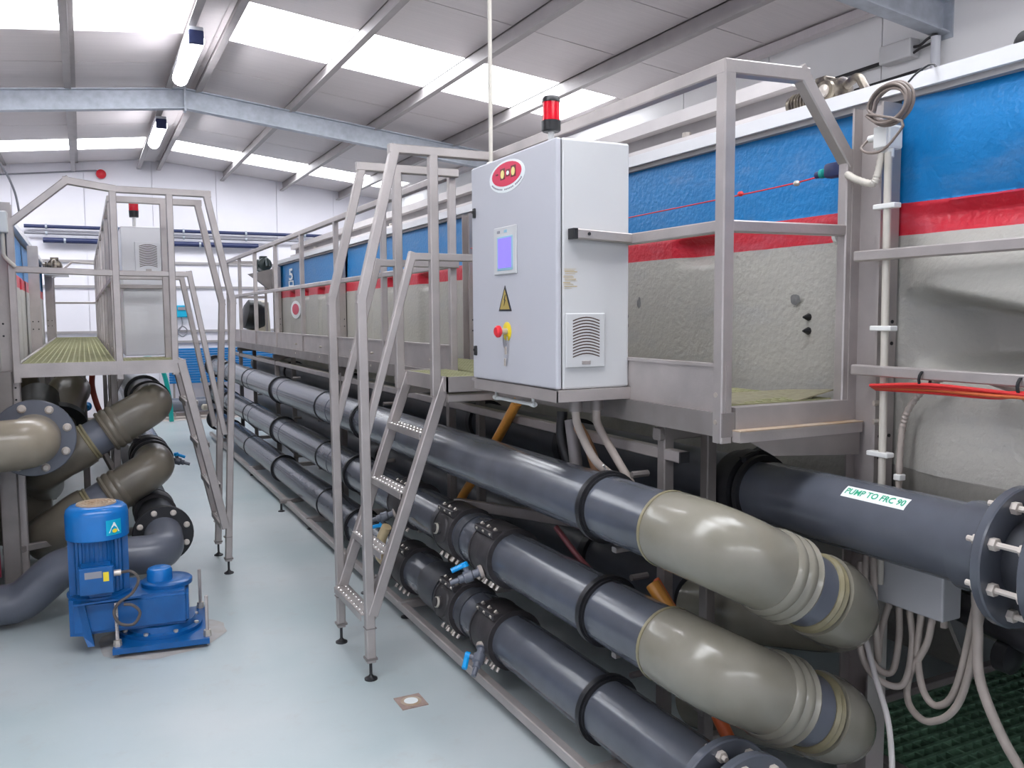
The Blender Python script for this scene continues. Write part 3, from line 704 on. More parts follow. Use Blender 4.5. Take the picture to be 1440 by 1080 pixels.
# ---------------------------------------------------------------- pipes
PR = .1115; PX = 1.62
def joint(mb, y, x, z, r=PR): mb.ring((x, y, z), (0, 1, 0), r*.9, r+.006, .02, 36)
def collar(root, x, y, z, m='rubber', w=.045, dr=.017):
    mb = MB().ring((x, y, z), (0, 1, 0), PR*.97, PR+dr, w*.55, 36).ring((x, y, z), (0, 1, 0), PR*.97, PR+dr*.45, w, 36)
    return mb.build('clamp_collar', m, root)
def saddle(root, x, z, y0, y1, plug=None, bolts=1, valve=None):
    mb = MB().lathe((x, y0, z), (0, 1, 0), [(0, PR*.95), (0, PR+.014), (.008, PR+.018), (y1-y0-.008, PR+.018), (y1-y0, PR+.014), (y1-y0, PR*.95)], 32, True)
    for yy in (y0+.004, y1-.004): mb.ring((x, yy, z), (0, 1, 0), PR*.95, PR+.021, .012, 32)
    for a, s in ((125, 1), (305, 1)):      # bolt lugs, top and bottom
        ca, sa = math.cos(math.radians(a)), math.sin(math.radians(a))
        mb.bar((x+ca*(PR+.025), y0+.01, z+sa*(PR+.025)), (x+ca*(PR+.025), y1-.01, z+sa*(PR+.025)), .05, .03)
    sd = mb.build('saddle_clamp', 'saddle', root)
    n = 3
    for a in (125, 235):
        ca, sa = math.cos(math.radians(a)), math.sin(math.radians(a))
        for k in range(n):
            yy = y0+(y1-y0)*(k+.5)/n; c = V((x+ca*(PR+.022), yy, z+sa*(PR+.022)))
            for da in (-.012, .016):
                p = c+V((-sa, 0, ca))*da
                MB().hexa(p, (ca, 0, sa), .0085, .022).build('bolt', 'bolt', sd)
    if plug:
        ym = (y0+y1)/2; ca, sa = math.cos(math.radians(plug)), math.sin(math.radians(plug)); d = V((ca, 0, sa)); c = V((x, ym, z))
        MB().lathe(c+d*(PR+.012), d, [(0, .072), (.01, .068), (.014, .03), (.026, .03), (.028, .022), (.045, .022)], 22).build('plug', 'saddle', sd)
        MB().ring(c+d*(PR+.043), d, .012, .026, .012, 20).build('plug_ring', 'cream', sd)
    return sd
def valve(root, p, d, hd, name='valve'):
    """small ball valve: stub, body, nozzle, blue lever"""
    p = V(p); d = V(d).normalized(); u, w, _ = basis(d)
    b = MB().lathe(p, d, [(0, .024), (.02, .026), (.022, .018), (.045, .018), (.05, .026), (.085, .026), (.09, .018), (.11, .018), (.112, .012), (.15, .011)], 16)
    b = b.build('valve', 'pvc_light', root)
    MB().ring(p+d*.008, d, .018, .029, .016, 16).build('brass_nut', 'hose', b)
    c = p+d*.067; hd = V(hd).normalized()
    MB().cyl(c, c+hd*.045, .012, 12).build('stem', 'pvc_light', b)
    e = c+hd*.045; L = MB(); side = hd.cross(d).normalized()
    L.bar(e-d*.012+hd*.008, e+d*.062+hd*.002, .024, .02, .006); L.lathe(e-hd*.004, hd, [(0, .017), (.018, .017), (.022, .012)], 14)
    L.build('lever', 'handle', b)

levels = {'top': .976, 'middle': .602, 'bottom': .24}
runs = {}
ENDY = 12.35
for lv, z in levels.items():
    lab = {'top': 'topmost dark grey pipe of the right stack of three, without saddles',
           'middle': 'middle dark grey pipe of the right stack of three, with bolted saddles',
           'bottom': 'lowest dark grey pipe of the right stack, running just above the floor'}[lv]
    t = thing('pipe_run', lab, 'pipe', (PX, 6, z), 'long pipes on the right rack'); runs[lv] = t
    yn = 1.90 if lv == 'bottom' else 2.11
    cuts = [yn, 2.49, 5.3, 6.3, 7.98, 9.55, 11.1, ENDY]
    for a, b in zip(cuts[:-1], cuts[1:]):
        if lv == 'top' or not (a < 3.2 < b or a < 5 < b and False):
            seg = MB().cyl((PX, a, z), (PX, b, z), PR, 44)
            if b-a > .8 and lv != 'bottom' and a > 2.6: seg.ring((PX, b-.22, z), (0, 1, 0), PR*.9, PR+.003, .18, 44)
            seg.build('pipe_section', 'pvc', t)
        else: MB().cyl((PX, a, z), (PX, b, z), PR, 44).build('pipe_section', 'pvc', t)
    for y in (2.49, 5.3 if lv == 'top' else 5.5, 7.98, 11.1): collar(t, PX, y, z)
    for y in (6.3, 9.55): collar(t, PX, y, z, 'rubber', .016, .006)
    # bracket studs of the clamps, behind the pipe
    for y in (2.49, 5.3, 7.98):
        MB().cyl((PX+.10, y, z-.10), (PX+.17, y, z-.13), .009, 8).build('stud', 'steel_dark', t)
        MB().cyl((PX+.10, y, z+.105), (PX+.17, y, z+.105), .012, 8).build('stud', 'steel_dark', t)
for lv in ('middle', 'bottom'):
    z = levels[lv]; t = runs[lv]
    saddle(t, PX, z, 4.36, 4.56); saddle(t, PX, z, 3.66, 3.86, plug=168); saddle(t, PX, z, 3.22, 3.42)
    for yy in (3.9, 3.6): MB().cyl((PX, yy-.03, z), (PX, yy+.03, z), PR+.006, 40).build('sleeve', 'pvc_dk', t)
MB().lathe((PX, 3.9, levels['bottom']), (0, 1, 0), [(0, PR+.012), (.2, PR+.012), (.3, PR-.012), (.44, PR-.012)], 36).build('reducer', 'pvc_dk', runs['bottom'])
valve(runs['middle'], (PX-.115, 3.30, .545), (-.92, .25, -.3), (-.2, .4, 1))
valve(runs['bottom'], (PX-.118, 3.30, .215), (-.55, -.55, -.6), (-.7, .5, .2))
valve(runs['middle'], (PX-.11, 4.46, .56), (-.9, .3, -.25), (-.3, .2, -1))
# beige GRP elbows on the two upper runs
def elbow(root, z, s=1, x=PX, y=2.11, dx=1, mm='grp', dz=-.285, L=.56, back=.55, k=1.0):
    """run arrives along -y, turns towards dx*x and down, then turns back to +y"""
    P0 = V((x, y+.03, z)); P1 = V((x, y-.23, z)); P2 = V((x+dx*L*.97, y-.25, z+dz)); P3 = V((x+dx*L, y+back, z+dz-.22))
    path = fillet([P0, P1, P2, P3], .24, 12)
    # split in bands by arc length
    D = [0]
    for a, b in zip(path[:-1], path[1:]): D.append(D[-1]+(b-a).length)
    def sub(a, b, n=14):
        out = []
        for k in range(n+1):
            q = a+(b-a)*k/n; i = 0
            while i < len(D)-2 and D[i+1] < q: i += 1
            f = (q-D[i])/max(1e-9, D[i+1]-D[i]); out.append(path[i].lerp(path[i+1], max(0, min(1, f))))
        return out
    e = [0, .47*D[-1]/1.62, .56*D[-1]/1.62, .70*D[-1]/1.62, D[-1]]
    r1 = PR+.012
    p = sub(0, .39*k); b1 = MB().tube([p[0]]+p, [PR*.98]+[PR+.009]*1+[r1]*(len(p)-1), 36, True).build('elbow', mm, root)
    p = sub(.385*k, .385*k+.105, 8); MB().tube(p, [r1+.002, r1+.010, r1+.010, r1+.004, r1+.012, r1+.012, r1+.005, r1+.014, r1+.006], 36, True).build('ribbed_sleeve', mm, root)
    p = sub(.385*k+.10, .385*k+.205, 4); MB().tube(p, PR, 36, True).build('pipe_section', 'pvc_light', root)
    p = sub(.385*k+.19, .385*k+.23, 4); MB().tube(p, [PR+.004, PR+.012, PR+.006, PR+.012, PR+.004], 36, True).build('resin_band', 'resin', root)
    p = sub(.385*k+.225, D[-1], 18); MB().tube(p, [r1+.006, r1+.01, r1+.006]+[r1]*(len(p)-3), 36, True).build('elbow', mm, root)
    return path, D
for lv in ('top', 'middle'):
    elbow(runs[lv], levels[lv])
    z = levels[lv]
    MB().ring((PX, 2.135, z), (0, 1, 0), PR*.95, PR+.012, .012, 40).build('resin_band', 'resin', runs[lv])
    MB().bar((PX-.085, 1.955, z+.012), (PX-.05, 1.905, z-.003), .010, .012).build('moulding_tab', 'hose', runs[lv])
# flange pair ending the lowest run
def flange(root, c, ax, r, m='pvc', t=.03, n=8, bolts=True, ph=.2, bl=.05, gap=None, bm='bolt_cream'):
    c = V(c); u, w, d = basis(V(ax))
    f = MB().lathe(c, d, [(-t/2, PR*.8), (-t/2, r-.004), (-t/2+.004, r), (t/2-.004, r), (t/2, r-.004), (t/2, PR*.8)], 40, True).build('flange', m, root)
    if bolts:
        for k in range(n):
            a = ph+2*math.pi*k/n; p = c+(u*math.cos(a)+w*math.sin(a))*(r-.035)
            b = MB().cyl(p-d*bl, p+d*bl, .008, 8); b.hexa(p-d*(t/2+.016), d, .017, .016); b.hexa(p+d*(t/2), d, .017, .016); b.build('bolt', bm, f)
    return f
zb = levels['bottom']
flange(runs['bottom'], (PX, 1.87, zb), (0, 1, 0), .175, bl=.045)
flange(runs['bottom'], (PX, 1.77, zb), (0, 1, 0), .175, bl=.03, ph=.2)
MB().cyl((PX, 1.3, zb), (PX, 1.90, zb), PR*.92, 36).build('pipe_section', 'pvc_dk', runs['bottom'])

# rear pipe with the pump label
BX, BZ = 2.13, 1.02
bp = thing('pipe_run', 'dark grey pipe behind the stack with a green-lettered white label and bolted flanges', 'pipe', (BX, 5, BZ))
MB().cyl((BX, 1.47, BZ), (BX, 2.33, BZ), PR, 44).build('pipe_section', 'pvc', bp)
MB().cyl((BX, 2.33, BZ), (BX, 6.2, BZ), PR*.97, 40).build('pipe_section', 'pvc_dk', bp)
MB().cyl((BX, 6.2, BZ), (BX, 12.0, BZ), PR*.97, 40).build('pipe_section', 'pvc_dk', bp)
MB().ring((BX, 2.33, BZ), (0, 1, 0), PR*.95, PR+.03, .05, 36).ring((BX, 2.38, BZ), (0, 1, 0), PR*.95, PR+.02, .04, 36).ring((BX, 2.28, BZ), (0, 1, 0), PR*.95, PR+.018, .02, 36).bar((BX-.07, 2.30, BZ+.115), (BX+.05, 2.33, BZ+.145), .03, .02).build('clamp_collar', 'rubber', bp)
for y in (3.55, 4.6, 7.4, 9.8): MB().ring((BX, y, BZ), (0, 1, 0), PR*.9, PR+.016, .05, 30).build('clamp_collar', 'rubber', bp)
flange(bp, (BX, 1.34, BZ), (0, 1, 0), .185, ph=.4, bl=.05, t=.028)
flange(bp, (BX, 1.22, BZ), (0, 1, 0), .185, ph=.4, bl=.07, t=.028)
flange(bp, (BX, 1.13, BZ), (0, 1, 0), .15, ph=.1, bl=.03, t=.02, n=6)
MB().cyl((BX, 1.36, BZ), (BX, 1.47, BZ), PR+.012, 44).build('socket', 'pvc', bp)
MB().cyl((BX, .6, BZ), (BX, 1.36, BZ), PR*.9, 40).build('pipe_section', 'pvc_dk', bp)
# the label, wrapped on the pipe
def wrapped(y0, y1, a0, a1, r, n=8):
    mb = MB(); vs = []
    for k in range(n+1):
        a = math.radians(a0+(a1-a0)*k/n)
        for y in (y0, y1): vs.append((BX+math.cos(a)*r, y, BZ+math.sin(a)*r))
    mb.add(vs, [(2*k, 2*k+1, 2*k+3, 2*k+2) for k in range(n)]); return mb
la = wrapped(1.625, 1.85, 117, 139, PR+.001).build('label', 'label', bp)
tm = text_mb('PUMP TO FRC 90', .036, (0, 0, 0), (1, 0, 0), (0, 1, 0), 0)
tm2 = MB(); vv = []
xs_ = [p.x for p in tm.v]; wtx = max(xs_)-min(xs_)
for p in tm.v:
    a = math.radians(128)-(p.y*.9/(PR+.002)); vv.append(V((BX+math.cos(a)*(PR+.0022), 1.7375-p.x*(.21/wtx), BZ+math.sin(a)*(PR+.0022))))
tm2.add(vv, tm.f); tm2.build('lettering', 'green_ink', la)

# other dark runs deeper under the walkway
o = thing('pipe_run', 'dark lower pipe in the shadow behind the right pipe stack', 'pipe', (2.15, 6, .45))
MB().cyl((2.18, 2.7, .50), (2.18, 12, .50), .11, 28).build('pipe_section', 'pvc_dk', o)
for y in (3.4, 6.6): MB().ring((2.18, y, .50), (0, 1, 0), .1, .13, .05, 28).build('clamp_collar', 'rubber', o)

# ---------------------------------------------------------------- pipe rack frames
rk = thing('pipe_rack', 'stainless support frame that carries the stacked pipes on the right', 'rack', (1.85, 6, 0))
RX0, RX1 = 1.80, 1.965
for y in (2.40, 4.35, 6.55, 9.1, 11.4):
    MB().bar((RX0, y, .10), (RX0, y, 1.262), .045).build('post', 'steel_dark', rk)
    MB().bar((RX1, y-.03, .10), (RX1, y-.03, 1.262), .045).build('post', 'steel_dark', rk)
    MB().bar((RX0-.02, y, 1.235), (RX1+.02, y-.0, 1.235), .045).build('cap_beam', 'steel_dark', rk)
    MB().bar((1.5, y, .075), (2.36, y, .075), .045).build('foot_beam', 'steel', rk)
    for z in (.80, .43): MB().bar((RX0, y, z), (2.3, y+.05, z+.06), .035).build('brace', 'steel_dark', rk)
    for z in levels.values():
        MB().bar((PX-.02, y+.02, z-PR-.022), (RX0+.02, y+.02, z-PR-.022), .03, .02).build('pipe_bracket', 'steel_dark', rk)
    MB().bar((1.80, y, .36), (1.96, y-.03, .20), .03).build('brace', 'steel_dark', rk)
    for xx in (1.52, 2.3):
        MB().lathe((xx, y, 0), (0, 0, 1), [(0, .03), (.006, .03), (.014, .01), (.055, .008)], 14).build('adjustable_foot', 'rubber', rk)
MB().bar((1.80, 2.30, 1.165), (1.80, 12.1, 1.165), .04, e=0).build('long_rail', 'steel', rk)
MB().box(1.781, 1.819, 2.292, 2.30, 1.146, 1.184).build('end_plug', 'black', rk)
MB().bar((1.50, 1.2, .065), (1.50, 12.2, .065), .04, .045).build('floor_rail', 'steel', rk)
for y in (4.85, 7.27):
    MB().bar((1.43, y, .085), (1.80, y, .085), .05, .03).build('foot_beam', 'steel_dark', rk)
    MB().lathe((1.44, y, 0), (0, 0, 1), [(0, .028), (.006, .028), (.014, .01), (.07, .008)], 14).build('adjustable_foot', 'rubber', rk)
MB().bar((1.85, 3.0, .78), (1.66, 3.95, .70), .04, .05).build('brace', 'steel_dark', rk)
# near tank support frame at the right: horizontal rails
sf = thing('side_rail_frame', 'two horizontal stainless rails in front of the bulging tank side at far right', 'rail', (2.24, 1.2, 1.46))
MB().bar((2.245, 1.985, 1.83), (2.245, .35, 1.83), .036, .036).build('rail', 'steel', sf)
MB().bar((2.245, 1.985, 1.465), (2.245, .35, 1.465), .036, .036).build('rail', 'steel', sf)
MB().bar((2.245, .37, .02), (2.245, .37, 2.3), .06).build('post', 'steel', sf)
# plates tied on the column: bolts
for z in (1.36, 1.30, 1.20): MB().cyl((2.255, 1.915, z), (2.29, 1.90, z), .009, 8).build('bolt', 'bolt', sf)

# ---------------------------------------------------------------- cables and boxes around the near column
jb = thing('junction_box', 'white junction box on the near tank column below the coiled cable', 'box', (2.27, 1.87, 2.21))
MB().bbox(2.235, 2.30, 1.868, 1.925, 2.155, 2.228, .008).build('body', 'white', jb)
MB().bbox(2.228, 2.236, 1.872, 1.921, 2.159, 2.224, .003).build('lid', 'white', jb)
MB().cyl((2.245, 1.922, 2.195), (2.245, 1.95, 2.195), .011, 10).build('gland', 'white', jb)
for yy in (1.885, 1.908): MB().cyl((2.262, yy, 2.13), (2.262, yy, 2.158), .013, 12).build('gland', 'white', jb)
cc = thing('coiled_cable', 'coil of grey-brown cable hanging over the tank rim by the junction box', 'cable', (2.25, 1.83, 2.28))
mb = MB(); P = []
for k in range(112):
    q = k/112*7; a = q*2*math.pi; rr = (.078, .070, .062, .074, .066, .058, .072, .07)[int(q)]
    P.append((2.222-.004*q, 1.845+math.cos(a)*rr+.004*math.sin(q*2.1), 2.278+math.sin(a)*rr*.80+.004*math.cos(q*1.7)))
P += [(2.195, 1.79, 2.215), (2.20, 1.815, 2.175), (2.21, 1.87, 2.145), (2.21, 1.92, 2.145), (2.215, 1.955, 2.165), (2.24, 1.95, 2.193)]
mb.tube(spline(P, 3), .0042, 8).build('coil', mat('taupe_cable', (.20, .16, .14), .5), cc)
MB().tube(spline([(2.225, 1.80, 2.33), (2.26, 1.79, 2.365), (2.32, 1.785, 2.393), (2.5, 1.9, 2.395)], 5), .0032, 8).build('tail', 'rubber', cc)
cdt = thing('cable_conduit', 'white vertical conduit clipped to the near tank column', 'conduit', (2.255, 1.88, .9))
MB().cyl((2.255, 1.872, .78), (2.255, 1.885, 2.145), .0115, 14).build('pipe', 'cream', cdt)
for z in (1.98, 1.60, 1.20, 1.02): MB().bbox(2.238, 2.272, 1.845, 1.925, z-.008, z+.008, .003).build('clip', 'white', cdt)
fc = thing('flexible_conduit', 'cream flexible conduit looping below the junction box', 'conduit', (2.25, 1.93, 2.1))
P = spline([(2.255, 1.908, 2.145), (2.245, 1.915, 2.08), (2.24, 1.93, 2.055), (2.24, 1.99, 2.075), (2.25, 2.04, 2.10)], 8)
fm = MB().tube(P, [.0125 if i % 2 else .0105 for i in range(len(P))], 10); fm.build('hose', 'cream', fc)
rc = thing('cable_bundle', 'bundle of red cables tied beneath the lower right rail', 'cable', (2.24, 1.2, 1.43))
for k in range(4):
    pts = [(2.22+.008*k, 1.90, 1.42-.004*k), (2.22+.006*k, 1.7, 1.436-.008*k), (2.225+.008*(k % 2), 1.5, 1.432-.006*k), (2.22, 1.35, 1.428+.006*(k % 2)-.007*(k//2)), (2.22, .9, 1.42-.007*k), (2.22, .4, 1.43)]
    MB().tube(spline(pts, 6), .0055, 8).build('cable', 'redcable' if k != 2 else 'orange_red', rc)
for y in (1.72, 1.42): MB().ring((2.24, y, 1.45), (0, 1, 0), .024, .028, .008, 14).build('cable_tie', 'black', rc)
hw = thing('white_hose', 'thick cream hose curving from behind the red cables down to the right', 'hose', (2.3, 1.5, 1.3))
MB().tube(spline([(2.29, 1.56, 1.46), (2.285, 1.46, 1.43), (2.27, 1.33, 1.35), (2.25, 1.2, 1.27), (2.24, 1.0, 1.22)], 8), .014, 12).build('hose', 'hose', hw)
fh = thing('ribbed_conduit', 'ribbed beige conduit arching down beside the near column', 'conduit', (2.29, 1.84, 1.2))
P = spline([(2.30, 1.70, 1.455), (2.30, 1.76, 1.42), (2.295, 1.82, 1.34), (2.29, 1.838, 1.22), (2.29, 1.838, .9)], 14)
MB().tube(P, [.0115 if i % 2 else .0088 for i in range(len(P))], 10).build('hose', 'hose', fh)
MB().bbox(2.275, 2.305, 1.826, 1.85, 1.12, 1.14, .003).build('clip', 'white', fh)
wb = thing('terminal_box', 'pale grey terminal box below the labelled pipe, with hoses hanging from it', 'box', (2.3, 1.75, .72))
MB().bbox(2.275, 2.36, 1.66, 1.90, .715, .86, .006).build('body', mat('grey_white_box', (.46, .46, .48), .45), wb)
for k in range(6): MB().cyl((2.31, 1.68+.04*k, .69), (2.31, 1.68+.04*k, .72), .011, 10).build('gland', 'hose', wb)
hs = [
 [(2.31, 1.88, .70), (2.30, 1.90, .60), (2.27, 1.88, .53), (2.24, 1.86, .56), (2.23, 1.87, .75), (2.235, 1.89, .95)],
 [(2.31, 1.84, .70), (2.30, 1.83, .60), (2.27, 1.83, .50), (2.22, 1.86, .53), (2.20, 1.88, .65), (2.22, 1.90, .9)],
 [(2.31, 1.80, .70), (2.30, 1.78, .60), (2.26, 1.78, .48), (2.20, 1.84, .50), (2.18, 1.88, .60), (2.21, 1.91, .85)],
 [(2.31, 1.76, .70), (2.30, 1.76, .58), (2.28, 1.72, .48), (2.27, 1.66, .46), (2.27, 1.60, .55), (2.28, 1.55, .85)],
 [(2.31, 1.72, .70), (2.30, 1.73, .62), (2.29, 1.78, .50), (2.27, 1.76, .42), (2.25, 1.67, .41), (2.26, 1.58, .52), (2.28, 1.53, .85)],
]
for k, pts in enumerate(hs):
    lab = ['inner beige hose looped under the grey terminal box, nearest the column', 'second beige hose loop under the grey terminal box, beside the column', 'outer left beige hose loop under the terminal box, brushing the elbow',
           'narrow beige hose loop on the right below the terminal box', 'lowest and widest beige hose loop under the terminal box'][k]
    solo(MB().tube(spline(pts, 8), .011, 10), 'hanging_hose', 'hose', pts[0], lab, 'hose', 'hoses hanging from the terminal box')
solo(MB().tube(spline([(2.27, 1.56, .95), (2.25, 1.53, .75), (2.23, 1.50, .60), (2.24, 1.40, .42), (2.28, 1.28, .30), (2.35, 1.10, .26), (2.45, .9, .26)], 8), .014, 12), 'hanging_hose', 'hose', (2.27, 1.56, .95), 'long thick beige hose sweeping down right over the green floor grating', 'hose')
solo(MB().tube(spline([(2.20, 1.88, .62), (2.16, 1.80, .52), (2.13, 1.72, .40), (2.08, 1.66, .22), (2.0, 1.60, .03), (1.9, 1.55, .015)], 8), .009, 10), 'thin_hose', mat('pale_hose', (.50, .47, .46), .45), (2.2, 1.88, .62), 'thin pale hose dropping to the floor beside the lower beige elbow', 'hose')
solo(MB().tube(spline([(2.45, 1.75, .72), (2.40, 1.55, .72), (2.40, 1.3, .68), (2.42, 1.0, .60)], 8), .045, 16), 'rubber_pipe', 'rubber', (2.45, 1.75, .72), 'black pipe passing below the bolted flanges at far right', 'pipe')
for (x, y, z) in ((2.39, 1.50, .64), (2.39, 1.36, .62)): solo(MB().lathe((x, y, z), (0, 1, 0), [(0, .02), (.01, .05), (.05, .05), (.06, .02)], 16), 'pipe_coupling', 'black', (x, y, z), 'black coupling under the black pipe, %s one' % ('left' if y > 1.4 else 'right'), 'coupling')

# floor trench grating at right
gf = thing('floor_grating', 'dark green floor grating beyond the near column at lower right', 'grating', (2.9, 1.6, 0))
grating(gf, 2.46, 3.9, .8, 2.3, .075, .05, .05, 'grate_floor', .03, .01)
MB().bar((2.43, .8, .06), (2.43, 2.35, .06), .05, .09).bar((2.43, 2.33, .06), (3.9, 2.33, .06), .05, .09).bar((3.92, .8, .06), (3.92, 2.35, .06), .05, .09).build('frame', 'steel_dark', gf)
MB().box(2.45, 3.9, .8, 2.31, .002, .01).build('base_sheet', 'black', gf)

# ---------------------------------------------------------------- hoses and cables under the cabinet
def hose(pts, r, m, label, name='hose', cat='hose', n=7, group=None):
    return solo(MB().tube(spline(pts, n), r, 14), name, m, pts[0], label, cat, group)
hose([(1.74, 3.42, 1.26), (1.755, 3.62, 1.10), (1.76, 3.85, .90), (1.75, 4.05, .73), (1.74, 4.15, .62)], .024, 'orange', 'translucent amber hose crossing behind the top pipe left of the cabinet', 'amber_hose')
hose([(1.765, 2.93, 1.20), (1.77, 2.85, 1.12), (1.77, 2.75, .95), (1.77, 2.70, .8)], .022, mat('brown_hose', (.30, .15, .07), .45), 'brown hose under the cabinet, left of the two grey conduits', 'brown_hose')
hose([(1.59, 2.66, 1.30), (1.60, 2.655, 1.24), (1.64, 2.60, 1.12), (1.76, 2.57, 1.0), (1.77, 2.56, .85)], .015, 'hose', 'left grey-beige conduit curving down from under the cabinet', 'conduit_hose', 'conduit', group='conduits under the cabinet')
hose([(1.68, 2.66, 1.30), (1.685, 2.655, 1.24), (1.72, 2.58, 1.12), (1.765, 2.53, 1.0), (1.78, 2.52, .85)], .015, 'hose', 'right grey-beige conduit curving down from under the cabinet', 'conduit_hose', 'conduit', group='conduits under the cabinet')
hose([(1.76, 3.05, 1.25), (1.75, 3.04, 1.15), (1.755, 3.0, 1.05), (1.77, 2.95, .9)], .022, 'black', 'black corrugated hose below the cabinet door corner', 'black_hose')
hose([(1.77, 3.0, 1.22), (1.77, 2.97, 1.1), (1.77, 2.94, .95), (1.77, 2.92, .8)], .026, mat('grey_hose', (.36, .33, .33), .4), 'wide pale grey hose beside the black hose under the cabinet', 'grey_hose')
hose([(1.62, 2.52, 1.12), (1.70, 2.62, 1.06), (1.75, 2.8, .98)], .003, 'white', 'thin white wire under the cabinet above the top pipe', 'thin_wire', 'wire')
hose([(1.72, 2.36, .72), (1.74, 2.26, .62), (1.76, 2.18, .52), (1.76, 2.12, .42)], .026, 'orange', 'amber hose showing between the two beige elbows', 'amber_hose')
hose([(1.745, 2.375, .73), (1.765, 2.27, .62), (1.785, 2.19, .52), (1.79, 2.12, .42)], .012, 'orange_red', 'orange-red cable beside the amber hose between the elbows', 'orange_cable', 'cable')
hose([(1.79, 2.1, .35), (1.82, 1.98, .18), (1.86, 1.88, .08), (1.9, 1.7, .03)], .022, 'orange_red', 'orange-red hose on the floor below the lower beige elbow', 'orange_hose')
hose([(1.70, 3.0, .78), (1.73, 2.8, .66), (1.76, 2.6, .62), (1.79, 2.45, .62)], .012, mat('dark_red_hose', (.16, .04, .045), .4), 'thin dark red hose below the top pipe collar', 'dark_red_hose')
hose([(1.44, 4.42, .50), (1.42, 4.46, .42), (1.43, 4.52, .32), (1.47, 4.56, .26)], .028, mat('cream_yellow_hose', (.62, .48, .28), .4), 'short cream hose by the central ladder between the pipes', 'cream_hose')
st = thing('tube_bracket', 'white plastic bar bracket under the cabinet door', 'bracket', (1.66, 2.9, 1.30))
MB().cyl((1.50, 2.80, 1.315), (1.50, 3.16, 1.315), .008, 10).build('bar', 'white', st)
for y in (2.82, 3.14): MB().cyl((1.50, y, 1.315), (1.50, y, 1.355), .006, 8).cyl((1.50, y-.012, 1.315), (1.50, y+.012, 1.315), .011, 10).build('stub', 'white', st)

# ---------------------------------------------------------------- left pipework
LXP = .375
def lrun(name, z, label, m='grp_brown', yend=5.75):
    t = thing('pipe_run', label, 'pipe', (LXP, 8, z))
    return t
t = lrun('a', 1.10, 'upper left pipe with a long brown-beige double elbow under the walkway')
MB().cyl((LXP, 6.14, 1.10), (LXP, 13, 1.10), PR, 36).build('pipe_section', 'pvc_light', t)
for y in (6.14, 6.75): MB().ring((LXP, y, 1.10), (0, 1, 0), PR*.95, PR+.022, .04, 36).build('clamp_collar', 'rubber', t)
elbow(t, 1.10, x=LXP, y=6.06, dx=-1, mm='grp_brown', dz=-.36, L=.66, back=.5, k=1.12)
t = lrun('b', .70, 'lower left pipe with a brown-beige elbow, just behind the blue pump motor')
MB().cyl((LXP, 6.14, .70), (LXP, 13, .70), PR, 36).build('pipe_section', 'pvc', t)
for y in (6.14,): MB().ring((LXP, y, .70), (0, 1, 0), PR*.95, PR+.022, .04, 36).build('clamp_collar', 'rubber', t)
saddle(t, LXP, .70, 6.30, 6.46)
elbow(t, .70, x=LXP, y=6.06, dx=-1, mm='grp_brown', dz=-.36, L=.66, back=.5, k=1.12)
valve(t, (LXP+.12, 6.4, .66), (.9, -.2, -.3), (-.2, 0, 1))
t = thing('pipe_run', 'lowest left pipe with black bolted flange and grey elbow behind the blue pump', 'pipe', (LXP, 6, .35))
MB().cyl((LXP, 5.44, .36), (LXP, 12.5, .34), PR, 36).build('pipe_section', 'pvc_dk', t)
saddle(t, LXP, .36, 6.0, 6.2)
f = MB().lathe((LXP, 5.42, .36), (0, 1, 0), [(-.018, .05), (-.018, .168), (-.014, .172), (.014, .172), (.018, .168), (.018, .05)], 36, True).build('flange', 'rubber', t)
for k in range(8):
    a = .35+2*math.pi*k/8; p = V((LXP+math.cos(a)*.14, 5.40, .36+math.sin(a)*.14))
    MB().lathe(p, (0, -1, 0), [(-.0, .018), (.008, .018), (.016, .01)], 12).build('bolt', 'bolt_cream', f)
P = fillet([(LXP, 5.42, .36), (LXP-.01, 5.16, .31), (.0, 5.18, .32), (-.18, 5.2, .28), (-.36, 5.2, .125), (-.9, 5.2, .125)], .17, 8)
MB().tube(P, PR*.97, 36).build('elbow', 'pvc_light', t)
t = thing('tank_outlet', 'beige outlet elbow with grey bolted flange at the left edge under the walkway', 'pipe', (-.3, 5.5, .96))
P = fillet([(-.28, 5.56, .965), (-.28, 5.34, .965), (-.62, 5.30, .955), (-1.1, 5.30, .94)], .2, 10)
MB().tube(P, .14, 36).build('elbow', mat('beige_grp_gloss', (.36, .31, .24), .25, 0, .2, 6), t)
f = MB().lathe((-.28, 5.58, .965), (0, 1, 0), [(-.02, .06), (-.02, .215), (-.015, .22), (.015, .22), (.02, .215), (.02, .06)], 40, True).build('flange', 'pvc_light', t)
for k in range(8):
    a = .3+2*math.pi*k/8; p = V((-.28+math.cos(a)*.18, 5.56, .965+math.sin(a)*.18))
    MB().lathe(p, (0, -1, 0), [(0, .024), (.008, .024), (.018, .014)], 12).build('bolt', 'bolt_cream', f)
MB().tube(fillet([(-.28, 5.6, .965), (-.28, 5.95, .965), (-.28, 6.3, 1.12)], .2, 8), .13, 30).build('pipe_section', 'rubber', t)
MB().tube(fillet([(-.16, 6.25, .98), (-.12, 6.45, 1.14), (-.10, 6.8, 1.14)], .2, 8), .13, 30).build('elbow', 'grp_brown', t)
MB().ring((-.165, 6.24, .97), (.05, 1, .7), .10, .165, .04, 30).build('clamp_collar', 'rubber', t)
MB().tube([(-.40, 6.45, .18), (-.40, 6.45, .62), (-.44, 6.50, 1.0), (-.5, 6.55, 1.25)], [.17, .17, .19, .22], 28).build('filler_pipe', 'grp_brown', t)  # thick pipe added to fill the region that should look dark
